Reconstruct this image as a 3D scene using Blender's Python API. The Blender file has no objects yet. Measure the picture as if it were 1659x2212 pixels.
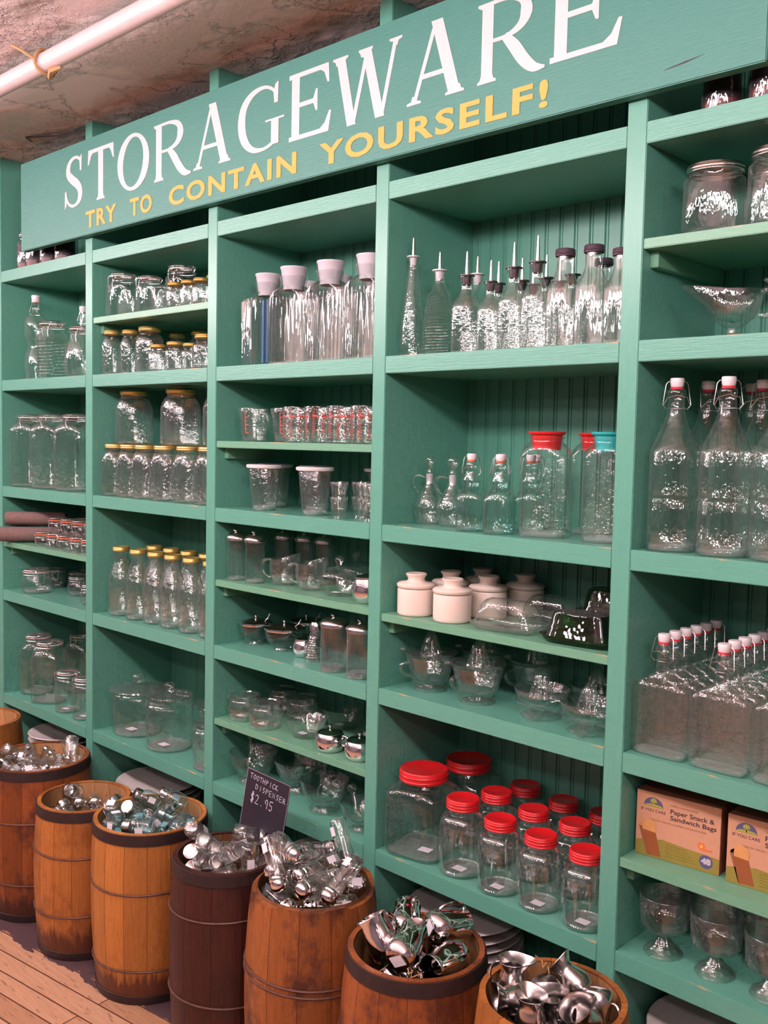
import bpy, bmesh, math, random
from math import pi, sin, cos
from mathutils import Vector, Matrix, Quaternion

random.seed(7)
S = bpy.context.scene
COL = S.collection

# ------------------------------------------------------------------ camera
cam_d = bpy.data.cameras.new('camera')
cam = bpy.data.objects.new('camera', cam_d)
COL.objects.link(cam)
cam_d.sensor_fit = 'VERTICAL'
cam_d.sensor_height = 36.0
cam_d.lens = 36.0 * 2114.8 / 2212
cam_d.clip_start = 0.05
def cam_matrix(yaw, pitch, roll, loc):
    cy, sy, cp, sp, cr, sr = cos(yaw), sin(yaw), cos(pitch), sin(pitch), cos(roll), sin(roll)
    m = Matrix(((cy, -sy, 0), (sy, cy, 0), (0, 0, 1))) @ Matrix(((1, 0, 0), (0, cp, -sp), (0, sp, cp))) @ Matrix(((cr, 0, sr), (0, 1, 0), (-sr, 0, cr)))
    r, f, u = m.col[0], m.col[1], m.col[2]
    return Matrix(((r[0], u[0], -f[0], loc[0]), (r[1], u[1], -f[1], loc[1]), (r[2], u[2], -f[2], loc[2]), (0, 0, 0, 1)))
cam.matrix_world = cam_matrix(math.radians(43.7565), math.radians(-4.0814), math.radians(-1.2002), (0, -1.6, 1.45))
S.camera = cam

# ------------------------------------------------------------------ light
S.view_settings.view_transform = 'Standard'
S.view_settings.look = 'None'
S.view_settings.exposure = 0.44
S.view_settings.gamma = 1.0
S.cycles.max_bounces = 6
S.cycles.diffuse_bounces = 2
S.cycles.glossy_bounces = 3
S.cycles.transmission_bounces = 2
S.cycles.transparent_max_bounces = 20
S.cycles.use_adaptive_sampling = True
S.cycles.adaptive_threshold = 0.05
S.cycles.adaptive_min_samples = 12
S.cycles.caustics_reflective = False
S.cycles.caustics_refractive = False
S.cycles.sample_clamp_indirect = 4.0
S.cycles.use_denoising = True
w = bpy.data.worlds.new('shop_ambient')
S.world = w
w.use_nodes = True
w.node_tree.nodes['Background'].inputs[0].default_value = (1.0, 0.86, 0.86, 1)
w.node_tree.nodes['Background'].inputs[1].default_value = 0.10
LAMP_COL = (1.0, 0.83, 0.875)
def bulb(x, y, z, p, r=0.06):
    l = bpy.data.lights.new('ceiling_bulb_light', 'POINT')
    l.energy = p; l.color = LAMP_COL; l.shadow_soft_size = r
    o = bpy.data.objects.new('ceiling_bulb_light', l)
    o.location = (x, y, z); COL.objects.link(o)
for k in range(16):
    bulb(-5.4 + k * 0.42, -1.42, 2.20, 12.5, .085)
for k in range(11):
    bulb(-5.8 + k * .75, -2.4, 2.2, 5.5, .075)
for k in range(8):
    bulb(-5.8 + k * 1.0, -3.6, 2.2, 3, .07)

# ------------------------------------------------------------------ object helpers
def link(o, parent=None):
    COL.objects.link(o)
    if parent is not None: o.parent = parent
    return o
def tag(o, label, cat, group=None):
    o['label'] = label; o['category'] = cat
    if group: o['group'] = group
    return o
def thing(name, label, cat, loc=(0, 0, 0), rz=0.0, group=None):
    o = bpy.data.objects.new(name, None)
    o.empty_display_size = 0.02
    o.location = loc; o.rotation_euler = (0, 0, rz)
    link(o)
    return tag(o, label, cat, group)
def obj(name, me, mat, parent=None, label=None, loc=None):
    if me.materials: me.materials.clear()
    me.materials.append(mat)
    o = bpy.data.objects.new(name, me)
    link(o, parent)
    if label: o['label'] = label
    if loc: o.location = loc
    return o
def struct(name, me, mat, parent=None):
    o = obj(name, me, mat, parent)
    o['kind'] = 'structure'
    return o
def kids(o):
    return [c for c in bpy.data.objects if c.parent == o]
def dup(root, ch, loc, rz=0.0, label=None, group=None, quat=None, scale=None):
    r = root.copy(); COL.objects.link(r); r.location = loc
    if quat is not None:
        r.rotation_mode = 'QUATERNION'; r.rotation_quaternion = quat
    else: r.rotation_euler = (0, 0, rz)
    if scale: r.scale = (scale, scale, scale)
    if label: r['label'] = label
    if group: r['group'] = group
    for c, gs in ch:
        n = c.copy(); COL.objects.link(n); n.parent = r
        for g in gs:
            d = g.copy(); COL.objects.link(d); d.parent = n
    return r
def tree(root):
    return [(c, kids(c)) for c in kids(root)]

# ------------------------------------------------------------------ mesh helpers
def newmesh(name, verts, faces, smooth=True):
    me = bpy.data.meshes.new(name)
    me.from_pydata(verts, [], faces)
    bm = bmesh.new(); bm.from_mesh(me)
    bmesh.ops.recalc_face_normals(bm, faces=bm.faces)
    bm.to_mesh(me); bm.free()
    for p in me.polygons: p.use_smooth = smooth
    if smooth: me.set_sharp_from_angle(angle=math.radians(48))
    return me
def join(name, metas, smooth=None):
    """several (verts, faces) lists into one mesh"""
    V, F = [], []
    for v, f in metas:
        b = len(V); V += list(v); F += [tuple(i + b for i in q) for q in f]
    return newmesh(name, V, F, True if smooth is None else smooth)
def lat(prof, seg=32, shape=None, off=(0, 0, 0)):
    V, F, rings = [], [], []
    for r, z in prof:
        if r < 1e-6:
            rings.append([len(V)]); V.append((off[0], off[1], z + off[2]))
        else:
            a = []
            for k in range(seg):
                t = 2 * pi * k / seg
                x, y = (r * cos(t), r * sin(t)) if shape is None else shape(t, r, z)
                a.append(len(V)); V.append((x + off[0], y + off[1], z + off[2]))
            rings.append(a)
    for a, b in zip(rings, rings[1:]):
        for k in range(seg):
            j = (k + 1) % seg
            if len(a) == 1 and len(b) == 1: continue
            if len(a) == 1: F.append((a[0], b[k], b[j]))
            elif len(b) == 1: F.append((a[k], a[j], b[0]))
            else: F.append((a[k], a[j], b[j], b[k]))
    return V, F
def lathe(name, prof, seg=32, shape=None):
    return newmesh(name, *lat(prof, seg, shape))
def tub(pts, r, seg=6, closed=False, cap=True):
    P = [Vector(p) for p in pts]; n = len(P)
    rr = r if isinstance(r, (list, tuple)) else [r] * n
    V, F = [], []
    prev = None
    for i in range(n):
        if closed: d = P[(i + 1) % n] - P[i - 1]
        else: d = P[min(i + 1, n - 1)] - P[max(i - 1, 0)]
        d.normalize()
        if prev is None:
            a = Vector((0, 0, 1)) if abs(d.z) < .9 else Vector((1, 0, 0))
            u = d.cross(a).normalized()
        else:
            u = (prev - d * prev.dot(d)).normalized()
        prev = u; v = d.cross(u)
        for k in range(seg):
            t = 2 * pi * k / seg
            V.append(tuple(P[i] + (u * cos(t) + v * sin(t)) * rr[i]))
    m = n if closed else n - 1
    for i in range(m):
        j = (i + 1) % n
        for k in range(seg):
            l = (k + 1) % seg
            F.append((i * seg + k, i * seg + l, j * seg + l, j * seg + k))
    if not closed and cap:
        F.append(tuple(range(seg))); F.append(tuple(range((n - 1) * seg, n * seg)))
    return V, F
def tube(name, pts, r, seg=6, closed=False):
    return newmesh(name, *tub(pts, r, seg, closed))
def circ_pts(r, z, n=24, cx=0, cy=0):
    return [(cx + r * cos(2 * pi * k / n), cy + r * sin(2 * pi * k / n), z) for k in range(n)]
def bez(p0, p1, p2, p3, n=12):
    o = []
    for i in range(n + 1):
        t = i / n; s = 1 - t
        o.append(tuple(s**3 * a + 3 * s * s * t * b + 3 * s * t * t * c + t**3 * d for a, b, c, d in zip(p0, p1, p2, p3)))
    return o
def boxv(x0, x1, y0, y1, z0, z1):
    V = [(x, y, z) for x in (x0, x1) for y in (y0, y1) for z in (z0, z1)]
    F = [(0, 1, 3, 2), (4, 6, 7, 5), (0, 4, 5, 1), (2, 3, 7, 6), (0, 2, 6, 4), (1, 5, 7, 3)]
    return V, F
def box(name, x0, x1, y0, y1, z0, z1, bev=0.0):
    me = newmesh(name, *boxv(x0, x1, y0, y1, z0, z1), smooth=False)
    if bev > 0:
        bm = bmesh.new(); bm.from_mesh(me)
        bmesh.ops.bevel(bm, geom=list(bm.edges), offset=bev, segments=2, affect='EDGES')
        bm.to_mesh(me); bm.free()
    return me
def prism(poly, y0, y1):
    """polygon in x,z given a thickness along y"""
    n = len(poly)
    V = [(x, y0, z) for x, z in poly] + [(x, y1, z) for x, z in poly]
    F = [tuple(range(n)), tuple(range(2 * n - 1, n - 1, -1))] + [(i, (i + 1) % n, n + (i + 1) % n, n + i) for i in range(n)]
    return V, F
def clamp01(v): return max(0.0, min(1.0, v))
def square(p=5.0, ax=1.0, ay=1.0, z0=1.0, z1=1.1, fl=0, amp=0.0, fz0=0.0, fz1=1.0):
    """superellipse body below z0 turning round above z1, with optional flutes"""
    def f(t, r, z):
        k = clamp01((z1 - z) / (z1 - z0)); e = 2 + (p - 2) * k
        a = 1 + (ax - 1) * k; b = 1 + (ay - 1) * k
        c, s = cos(t), sin(t)
        q = (abs(c)**e + abs(s)**e)**(-1 / e)
        if fl and fz0 < z < fz1: q *= 1 + amp * cos(fl * t)
        return a * r * c * q, b * r * s * q
    return f
def flutes(n, amp, z0=-1.0, z1=9.0, pw=1):
    def f(t, r, z):
        q = 1 + (amp * (1 - abs(sin(n * t / 2)) * 2) if z0 <= z <= z1 else 0)
        return r * cos(t) * q, r * sin(t) * q
    return f

# ------------------------------------------------------------------ materials
def mat(name):
    m = bpy.data.materials.new(name); m.use_nodes = True
    nt = m.node_tree; nt.nodes.clear()
    out = nt.nodes.new('ShaderNodeOutputMaterial')
    return m, nt, out
def N(nt, t, **kw):
    n = nt.nodes.new(t)
    for k, v in kw.items():
        if k in n.inputs.keys(): n.inputs[k].default_value = v
        else: setattr(n, k, v)
    return n
def L(nt, a, b): nt.links.new(a, b)
def coords(nt, scale=(1, 1, 1), kind='Object', rot=(0, 0, 0)):
    tc = N(nt, 'ShaderNodeTexCoord'); mp = N(nt, 'ShaderNodeMapping')
    mp.inputs['Scale'].default_value = scale; mp.inputs['Rotation'].default_value = rot
    L(nt, tc.outputs[kind], mp.inputs[0])
    return mp.outputs[0]
def ramp(nt, fac, stops):
    r = N(nt, 'ShaderNodeValToRGB'); e = r.color_ramp.elements
    while len(e) < len(stops): e.new(0.5)
    for i, (p, c) in enumerate(stops):
        e[i].position = p; e[i].color = c if len(c) == 4 else (*c, 1)
    L(nt, fac, r.inputs[0]); return r.outputs[0]
def mix(nt, fac, a, b, mode='MIX'):
    n = N(nt, 'ShaderNodeMix', data_type='RGBA', blend_type=mode)
    for s, v in ((0, fac), (6, a), (7, b)):
        if hasattr(v, 'links'): L(nt, v, n.inputs[s])
        else: n.inputs[s].default_value = v if s == 0 or len(v) == 4 else (*v, 1)
    return n.outputs[2]
def math_(nt, op, a, b=None, c=None):
    n = N(nt, 'ShaderNodeMath', operation=op)
    for i, v in enumerate((a, b, c)):
        if v is None: continue
        if hasattr(v, 'links'): L(nt, v, n.inputs[i])
        else: n.inputs[i].default_value = v
    return n.outputs[0]
def noise(nt, vec, scale, detail=3, rough=0.5):
    n = N(nt, 'ShaderNodeTexNoise'); n.inputs['Scale'].default_value = scale
    n.inputs['Detail'].default_value = detail; n.inputs['Roughness'].default_value = rough
    L(nt, vec, n.inputs['Vector']); return n.outputs[0]
def bump(nt, h, strength, dist=0.01):
    b = N(nt, 'ShaderNodeBump'); b.inputs['Strength'].default_value = strength; b.inputs['Distance'].default_value = dist
    L(nt, h, b.inputs['Height']); return b.outputs[0]
def pbr(nt, out, col, rough=0.5, metal=0.0, normal=None, spec=0.5, coat=0.0):
    p = N(nt, 'ShaderNodeBsdfPrincipled')
    if hasattr(col, 'links'): L(nt, col, p.inputs['Base Color'])
    else: p.inputs['Base Color'].default_value = (*col, 1)
    if hasattr(rough, 'links'): L(nt, rough, p.inputs['Roughness'])
    else: p.inputs['Roughness'].default_value = rough
    p.inputs['Metallic'].default_value = metal
    p.inputs['Specular IOR Level'].default_value = spec
    p.inputs['Coat Weight'].default_value = coat
    if normal is not None: L(nt, normal, p.inputs['Normal'])
    L(nt, p.outputs[0], out.inputs[0]); return p
def simple(name, col, rough=0.5, metal=0.0, var=0.12, scale=40, bmp=0.0, spec=0.5, coat=0.0):
    m, nt, out = mat(name)
    v = coords(nt); n = noise(nt, v, scale, 3)
    c = mix(nt, n, tuple(x * (1 - var) for x in col), tuple(min(1, x * (1 + var)) for x in col))
    pbr(nt, out, c, rough, metal, bump(nt, n, bmp, 0.002) if bmp else None, spec, coat)
    return m
def green_paint(name, col, rough=0.31, streak=(3, 3, 60), worn=None):
    m, nt, out = mat(name)
    v = coords(nt, streak); n1 = noise(nt, v, 6, 5, .6); n2 = noise(nt, coords(nt), 3, 4)
    c = mix(nt, n1, tuple(x * .88 for x in col), tuple(x * 1.12 for x in col))
    c = mix(nt, math_(nt, 'MULTIPLY', n2, .5), c, tuple(x * .86 for x in col))
    if worn:
        # bare wood showing in flakes along one long edge (z and y measured from that edge)
        tc = N(nt, 'ShaderNodeTexCoord'); sp = N(nt, 'ShaderNodeSeparateXYZ'); L(nt, tc.outputs['Object'], sp.inputs[0])
        near = math_(nt, 'ADD', math_(nt, 'ABSOLUTE', sp.outputs[1]), math_(nt, 'ABSOLUTE', sp.outputs[2]))
        fl = noise(nt, coords(nt, (1, 1, 1)), 5.0, 6, .75)
        lim = math_(nt, 'MULTIPLY', math_(nt, 'SUBTRACT', fl, .50), worn)
        k = math_(nt, 'LESS_THAN', near, lim)
        c = mix(nt, k, c, (0.50, 0.34, 0.18))
    pbr(nt, out, c, rough, 0, bump(nt, n1, .25, 0.002), .5)
    return m
M = {}
GP = (0.115, 0.355, 0.262)
M['green'] = green_paint('green_shelf_paint', GP)
M['green_v'] = green_paint('green_upright_paint', GP, streak=(60, 60, 3))
M['green_worn'] = green_paint('green_paint_worn_edge', GP, worn=0.030)
M['green_board'] = green_paint('green_thin_board_paint', (0.15, 0.37, 0.235), worn=0.03)
M['sign'] = green_paint('sign_green_paint', (0.070, 0.245, 0.195), rough=.5, streak=(4, 60, 60))
def beadboard():
    m, nt, out = mat('green_beadboard')
    tc = N(nt, 'ShaderNodeTexCoord'); sp = N(nt, 'ShaderNodeSeparateXYZ'); L(nt, tc.outputs['Object'], sp.inputs[0])
    n = noise(nt, coords(nt, (30, 30, 2)), 4, 4)
    c = mix(nt, n, (0.08, 0.28, 0.20), (0.115, 0.34, 0.25))
    pbr(nt, out, c, .36, 0, bump(nt, n, .2, .002))
    return m
M['bead'] = beadboard()
def glass(name, tint=(.965, .985, .975), k=1.0, bs=0.0, bscale=60, rough=.03, milk=.006, stretch=(1, 1, 1), ior=1.5, edge=(.50, .58, .55)):
    m, nt, out = mat(name)
    nrm = None
    v = coords(nt, stretch)
    if bs:
        h = noise(nt, v, bscale, 2, .6); nrm = bump(nt, h, bs, .004)
    lw = N(nt, 'ShaderNodeLayerWeight'); lw.inputs[0].default_value = .5
    gl = N(nt, 'ShaderNodeBsdfGlossy'); gl.inputs['Roughness'].default_value = rough; gl.inputs['Color'].default_value = (1, 1, 1, 1)
    if nrm is not None:
        L(nt, nrm, lw.inputs['Normal']); L(nt, nrm, gl.inputs['Normal'])
    ed = math_(nt, 'POWER', lw.outputs['Facing'], 3.0)
    tc = mix(nt, ed, tint, edge)
    tr = N(nt, 'ShaderNodeBsdfTransparent'); L(nt, tc, tr.inputs[0])
    df = N(nt, 'ShaderNodeBsdfDiffuse'); df.inputs[0].default_value = (.85, .84, .86, 1)
    rf = N(nt, 'ShaderNodeBsdfRefraction'); rf.inputs['IOR'].default_value = 1.12; rf.inputs['Roughness'].default_value = 0.0; L(nt, tc, rf.inputs['Color'])
    if nrm is not None: L(nt, nrm, rf.inputs['Normal'])
    tq = N(nt, 'ShaderNodeMixShader'); tq.inputs[0].default_value = .0; L(nt, tr.outputs[0], tq.inputs[1]); L(nt, rf.outputs[0], tq.inputs[2]); tr = tq
    a = N(nt, 'ShaderNodeMixShader')
    L(nt, math_(nt, 'ADD', math_(nt, 'MULTIPLY', ed, .14), milk), a.inputs[0]); L(nt, tr.outputs[0], a.inputs[1]); L(nt, df.outputs[0], a.inputs[2])
    b = N(nt, 'ShaderNodeMixShader')
    f = math_(nt, 'MINIMUM', math_(nt, 'ADD', math_(nt, 'MULTIPLY', math_(nt, 'POWER', lw.outputs['Facing'], 4.0), .75 * k), .075 * k), .9)
    L(nt, f, b.inputs[0]); L(nt, a.outputs[0], b.inputs[1]); L(nt, gl.outputs[0], b.inputs[2])
    L(nt, b.outputs[0], out.inputs[0])
    return m
M['glass'] = glass('clear_glass', bs=.45, bscale=55)
M['glass_em'] = glass('embossed_clear_glass', k=1.5, bs=.6, bscale=75, milk=.01)
M['glass_rib'] = glass('ribbed_clear_glass', k=2.1, bs=.22, bscale=60, milk=.01, stretch=(1, 1, .35))
M['glass_flask'] = glass('flask_clear_glass', k=.95, bs=.5, bscale=75, milk=.01)
M['glass_wave'] = glass('rippled_clear_glass', bs=.5, bscale=60, stretch=(1, 1, .5))
M['teal'] = glass('pale_teal_glass', tint=(.78, .94, .91), bs=.25, bscale=40, edge=(.2, .5, .46), milk=.012)
M['aqua'] = glass('aqua_glass', tint=(.72, .90, .90), bs=.5, bscale=60, edge=(.25, .48, .48), milk=.03)
M['dkgreen'] = glass('dark_green_glass', tint=(.10, .50, .18), k=.5, bs=.2, bscale=30, edge=(.0, .08, .02), milk=0.0)
M['chrome'] = simple('polished_chrome', (.86, .83, .83), .08, 1.0, .03)
M['steel'] = simple('brushed_steel', (.72, .68, .66), .22, 1.0, .06, 80)
M['wire'] = simple('clasp_wire_metal', (.75, .72, .72), .28, 1.0, .05)
M['gold'] = simple('gold_screw_lid', (.78, .52, .16), .3, .75, .1)
M['dullgold'] = simple('dull_gold_cap', (.46, .33, .09), .38, .5, .1)
M['glass_base'] = glass('thick_glass_base', tint=(.80, .92, .86), k=.5, milk=.10)
M['white'] = simple('white_stopper_plastic', (.76, .70, .70), .35, 0, .04)
M['greylid'] = simple('grey_white_plastic_lid', (.60, .56, .60), .4, 0, .05)
M['red'] = simple('glossy_red_lid', (.62, .012, .016), .3, 0, .06, coat=.3)
M['redrub'] = simple('red_rubber', (.58, .03, .05), .5, 0, .08)
M['orangerub'] = simple('orange_rubber', (.75, .13, .05), .5, 0, .08)
M['palerub'] = simple('pale_rubber', (.72, .52, .50), .5, 0, .08)
M['cyan'] = simple('turquoise_plastic', (.02, .42, .42), .4, 0, .06)
M['darkcap'] = simple('dark_plastic_cap', (.06, .035, .05), .4, 0, .1)
M['cork'] = simple('frosted_cork_plastic', (.62, .60, .62), .4, 0, .08)
M['cream'] = simple('cream_stoneware', (.80, .66, .56), .35, 0, .05, 12, coat=.2)
M['platter'] = simple('white_porcelain', (.80, .72, .68), .3, 0, .05)
M['paper'] = simple('white_price_sticker', (.8, .77, .8), .7, 0, .04)
M['redprint'] = simple('red_printed_marks', (.66, .07, .05), .6, 0, .1)
M['blue'] = simple('blue_plastic', (.05, .16, .36), .5, 0, .1)
M['seal'] = simple('preserves_dark', (.03, .015, .02), .35, 0, .6, 30)
M['fill'] = simple('preserves_red', (.12, .02, .015), .35, 0, .6, 40)
# ------------------------------------------------------------------ room shell
def planks():
    m, nt, out = mat('worn_wood_floor')
    tc = N(nt, 'ShaderNodeTexCoord'); mp = N(nt, 'ShaderNodeMapping'); L(nt, tc.outputs['Object'], mp.inputs[0])
    mp.inputs['Rotation'].default_value = (0, 0, math.radians(-7.5))
    br = N(nt, 'ShaderNodeTexBrick'); L(nt, mp.outputs[0], br.inputs['Vector'])
    br.inputs['Scale'].default_value = 1.0; br.inputs['Brick Width'].default_value = 1.1; br.inputs['Row Height'].default_value = .062
    br.inputs['Mortar Size'].default_value = .0022; br.inputs['Mortar Smooth'].default_value = .3; br.inputs['Bias'].default_value = 0
    br.inputs['Color1'].default_value = (.42, .235, .13, 1); br.inputs['Color2'].default_value = (.56, .35, .215, 1); br.inputs['Mortar'].default_value = (.09, .035, .02, 1)
    g = noise(nt, coords(nt, (2, 40, 2), rot=(0, 0, math.radians(-7.5))), 3, 6, .6)
    c = mix(nt, g, (.62, .55, .5), (1.15, 1.1, 1.1), 'MIX')
    c = mix(nt, 1.0, br.outputs[0], c, 'MULTIPLY')
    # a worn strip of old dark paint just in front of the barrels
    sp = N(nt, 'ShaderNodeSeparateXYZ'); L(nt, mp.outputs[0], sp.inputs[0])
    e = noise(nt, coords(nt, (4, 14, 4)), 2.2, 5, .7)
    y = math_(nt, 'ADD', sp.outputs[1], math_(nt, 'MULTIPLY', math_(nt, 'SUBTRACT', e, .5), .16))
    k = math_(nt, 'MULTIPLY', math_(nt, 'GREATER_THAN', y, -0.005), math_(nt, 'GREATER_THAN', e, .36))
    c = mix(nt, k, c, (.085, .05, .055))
    st = noise(nt, coords(nt, (3, 18, 3)), 5, 5, .7)
    c = mix(nt, math_(nt, 'MULTIPLY', math_(nt, 'GREATER_THAN', st, .60), .55), c, (.14, .07, .045))
    pbr(nt, out, c, .38, 0, bump(nt, br.outputs[1], -.3, .003))
    return m
def plaster():
    m, nt, out = mat('peeling_ceiling_plaster')
    v = coords(nt)
    n1 = noise(nt, v, 1.3, 4, .6); n2 = noise(nt, v, 14, 6, .65); n3 = noise(nt, v, 3.0, 3)
    mask = ramp(nt, n3, [(0.46, (0, 0, 0)), (0.56, (1, 1, 1))])
    ed = ramp(nt, noise(nt, v, 2.1, 8, .62), [(.49, (0, 0, 0)), (.5, (1, 1, 1)), (.53, (.75, .75, .75)), (.6, (.9, .9, .9))])
    h = math_(nt, 'ADD', math_(nt, 'MULTIPLY', n2, mask), math_(nt, 'MULTIPLY', ed, .3))
    c = mix(nt, n1, (.66, .50, .47), (.80, .63, .60))
    c = mix(nt, math_(nt, 'MULTIPLY', mask, .35), c, (.60, .44, .39))
    pbr(nt, out, c, .42, 0, bump(nt, h, .9, .025))
    return m
M['floor'] = planks(); M['ceil'] = plaster()
M['wall'] = simple('shop_wall_paint', (.24, .21, .24), .6, 0, .1, 2)
def bumpy_ceiling():
    nx, ny = 120, 60
    x0, x1, y0, y1 = -4.2, .8, -1.6, .34
    from mathutils import noise as mn
    V, F = [], []
    for j in range(ny + 1):
        for i in range(nx + 1):
            x = x0 + (x1 - x0) * i / nx; y = y0 + (y1 - y0) * j / ny
            a = mn.noise(Vector((x * 1.1 + 3, y * 1.6, 1.0)))
            k = clamp01((a - .02) / .12)
            b = mn.fractal(Vector((x * 9, y * 9, 0)), .8, 2.2, 4)
            edge = min(i, nx - i, j, ny - j)
            d = (k * (.006 * b + .004)) * clamp01(edge / 4)
            V.append((x, y, 2.425 - abs(d)))
    for j in range(ny):
        for i in range(nx):
            a = j * (nx + 1) + i
            F.append((a, a + 1, a + nx + 2, a + nx + 1))
    # the plain ceiling round the rough patch
    b = len(V)
    V += [(-7, -5, 2.425), (3, -5, 2.425), (3, .34, 2.425), (-7, .34, 2.425), (x0, y0, 2.425), (x1, y0, 2.425), (x1, y1, 2.425), (x0, y1, 2.425)]
    F += [(b, b + 1, b + 5, b + 4), (b + 1, b + 2, b + 6, b + 5), (b + 3, b, b + 4, b + 7)]
    V += [(-7, -5, 2.5), (3, -5, 2.5), (3, .34, 2.5), (-7, .34, 2.5)]
    F.append((b + 8, b + 9, b + 10, b + 11))
    return newmesh('ceiling', V, F)
struct('floor', box('floor', -7, 3, -5, .34, -.05, 0), M['floor'])
struct('ceiling', bumpy_ceiling(), M['ceil'])
struct('wall_back', box('wall_back', -7, 3, .34, .42, 0, 2.43), M['wall'])
struct('wall_front', box('wall_front', -7, 3, -5.08, -5, 0, 2.43), M['wall'])
struct('wall_left', box('wall_left', -7.08, -7, -5, .34, 0, 2.43), M['wall'])
struct('wall_right', box('wall_right', 3, 3.08, -5, .34, 0, 2.43), M['wall'])

# ------------------------------------------------------------------ the wall of shelving
ZT, ZA, ZB, ZC, ZD = 2.027, 1.6426, 1.2631, .8852, .5033
DEP = .30
PX = [(-3.489, -3.447), (-2.857, -2.815), (-2.2095, -2.1686), (-1.5772, -1.5376), (-.9451, -.9055), (-.313, -.272)]
unit = thing('wall_shelving', 'tall green painted wall of open shelving bays behind the barrels', 'shelves')
for a, b in PX:
    o = obj('upright', box('upright', a, b, 0, DEP, 0, 2.425, .0015), M['green_v'], unit)
def board(name, x0, x1, z, th, m, yf=0.0, worn=True):
    me = box(name, x0, x1, 0, DEP - yf, -th, 0, .0012)
    o = obj(name, me, m, unit); o.location = (0, yf, z); return o
for i in range(5):
    x0, x1 = PX[i][1], PX[i + 1][0]
    for z, m in ((ZT, 'green'), (ZA, 'green_worn'), (ZB, 'green_worn'), (ZC, 'green_worn'), (ZD, 'green_worn')):
        board('shelf_board', x0, x1, z, .038, M[m])
    board('shelf_board', x0, x1, .115, .115, M['green'])
def thin(i, z, yf=.003):
    x0, x1 = PX[i][1], PX[i + 1][0]
    o = board('thin_shelf_board', x0, x1, z, .018, M['green_board'], yf)
    o['label'] = 'thinner yellowish green shelf board'
    for a, b in ((x0, x0 + .016), (x1 - .016, x1)):
        obj('cleat', box('cleat', a, b, .03, DEP, z - .018 - .03, z - .018, .001), M['green_board'], unit)
thin(0, 1.062); thin(1, 1.820); thin(2, 1.444); thin(2, 1.066); thin(2, .681); thin(3, 1.059); thin(4, 1.823); thin(4, .684)
# beadboard back: one long panel with a v groove every 3.95 cm
def bead_panel():
    V, F = [], []
    xs = []
    x = PX[0][0]
    g = -3.497 + .0395
    pts = [(PX[0][0], 0.0)]
    while g < PX[-1][1] - .01:
        pts += [(g - .0025, 0.0), (g, .004), (g + .0025, 0.0), (g + .0062, 0.0), (g + .0075, .002), (g + .0088, 0.0)]
        g += .0395
    pts.append((PX[-1][1], 0.0))
    for x, d in pts: V += [(x, DEP + d, 0), (x, DEP + d, 2.425)]
    n = len(pts)
    for i in range(n - 1): F.append((2 * i, 2 * i + 2, 2 * i + 3, 2 * i + 1))
    b = len(V)
    V += [(PX[0][0], .34, 0), (PX[-1][1], .34, 0), (PX[-1][1], .34, 2.425), (PX[0][0], .34, 2.425)]
    F.append((b, b + 1, b + 2, b + 3))
    F += [(0, 1, b + 3, b), (2 * n - 2, 2 * n - 1, b + 2, b + 1)]
    return newmesh('back_panel', V, F, smooth=False)
obj('back_panel', bead_panel(), M['bead'], unit, 'grooved beadboard back of the bays')

# ------------------------------------------------------------------ the pipe under the ceiling
M['pipe'] = simple('painted_pipe', (.62, .46, .44), .4, 0, .12, 25, .15)
pipe = thing('ceiling_pipe', 'pink white painted pipe running under the ceiling at upper left', 'pipe', (0, -.385, 2.375))
pv = [(-5.2 + .25 * k, 0, 0) for k in range(25)]
obj('pipe_run', tube('pipe_run', pv, .024, 16), M['pipe'], pipe)
M['strap'] = simple('brown_wire_tie', (.40, .22, .09), .6, 0, .2)
sx = -2.36
rp = [(sx + .002 * math.sin(k), .030 * cos(2 * pi * k / 20), .030 * sin(2 * pi * k / 20)) for k in range(20)]
a = tub(rp, .0045, 6, True)
b = tub([(sx, -.03, .0), (sx - .02, -.06, .02), (sx - .05, -.065, .035)], .004)
c = tub([(sx, .02, -.024), (sx + .02, .0, -.04), (sx + .05, -.012, -.034), (sx + .075, .0, -.03)], [.004, .007, .009, .004])
obj('pipe_tie', join('pipe_tie', [a, b, c]), M['strap'], pipe, 'brown twisted tie round the pipe')
hk = obj('wire_hook', tube('wire_hook', [(-3.19, .01, 2.425), (-3.13, -.06, 2.418), (-2.96, -.012, 2.403), (-2.86, -.002, 2.40)], .003), M['darkcap'])
tag(hk, 'thin dark wire poking out at the ceiling above the left end of the sign', 'wire')

# ------------------------------------------------------------------ the sign
SY = -.030
sign = thing('hanging_sign', 'long green painted shop sign with white and yellow lettering', 'sign', (-1.956, SY, 2.068))
obj('sign_board', box('sign_board', -3.23 + 1.956, -.682 + 1.956, 0, .026, 0, .288, .002), M['sign'], sign)
M['letter'] = simple('cream_white_letter_paint', (.70, .60, .59), .6, 0, .04, 60, spec=.2)
M['yellow'] = simple('yellow_letter_paint', (.70, .41, .11), .6, 0, .06, 60, spec=.2)
def stroke(pts):
    n = len(pts); Lf, Rt = [], []
    for i in range(n):
        x, y, wd = pts[i]
        a = pts[max(i - 1, 0)]; b = pts[min(i + 1, n - 1)]
        dx, dy = b[0] - a[0], b[1] - a[1]; q = math.hypot(dx, dy) or 1
        nx, ny = -dy / q, dx / q
        Lf.append((x + nx * wd / 2, y + ny * wd / 2)); Rt.append((x - nx * wd / 2, y - ny * wd / 2))
    return [[Lf[i], Lf[i + 1], Rt[i + 1], Rt[i]] for i in range(n - 1)]
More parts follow.
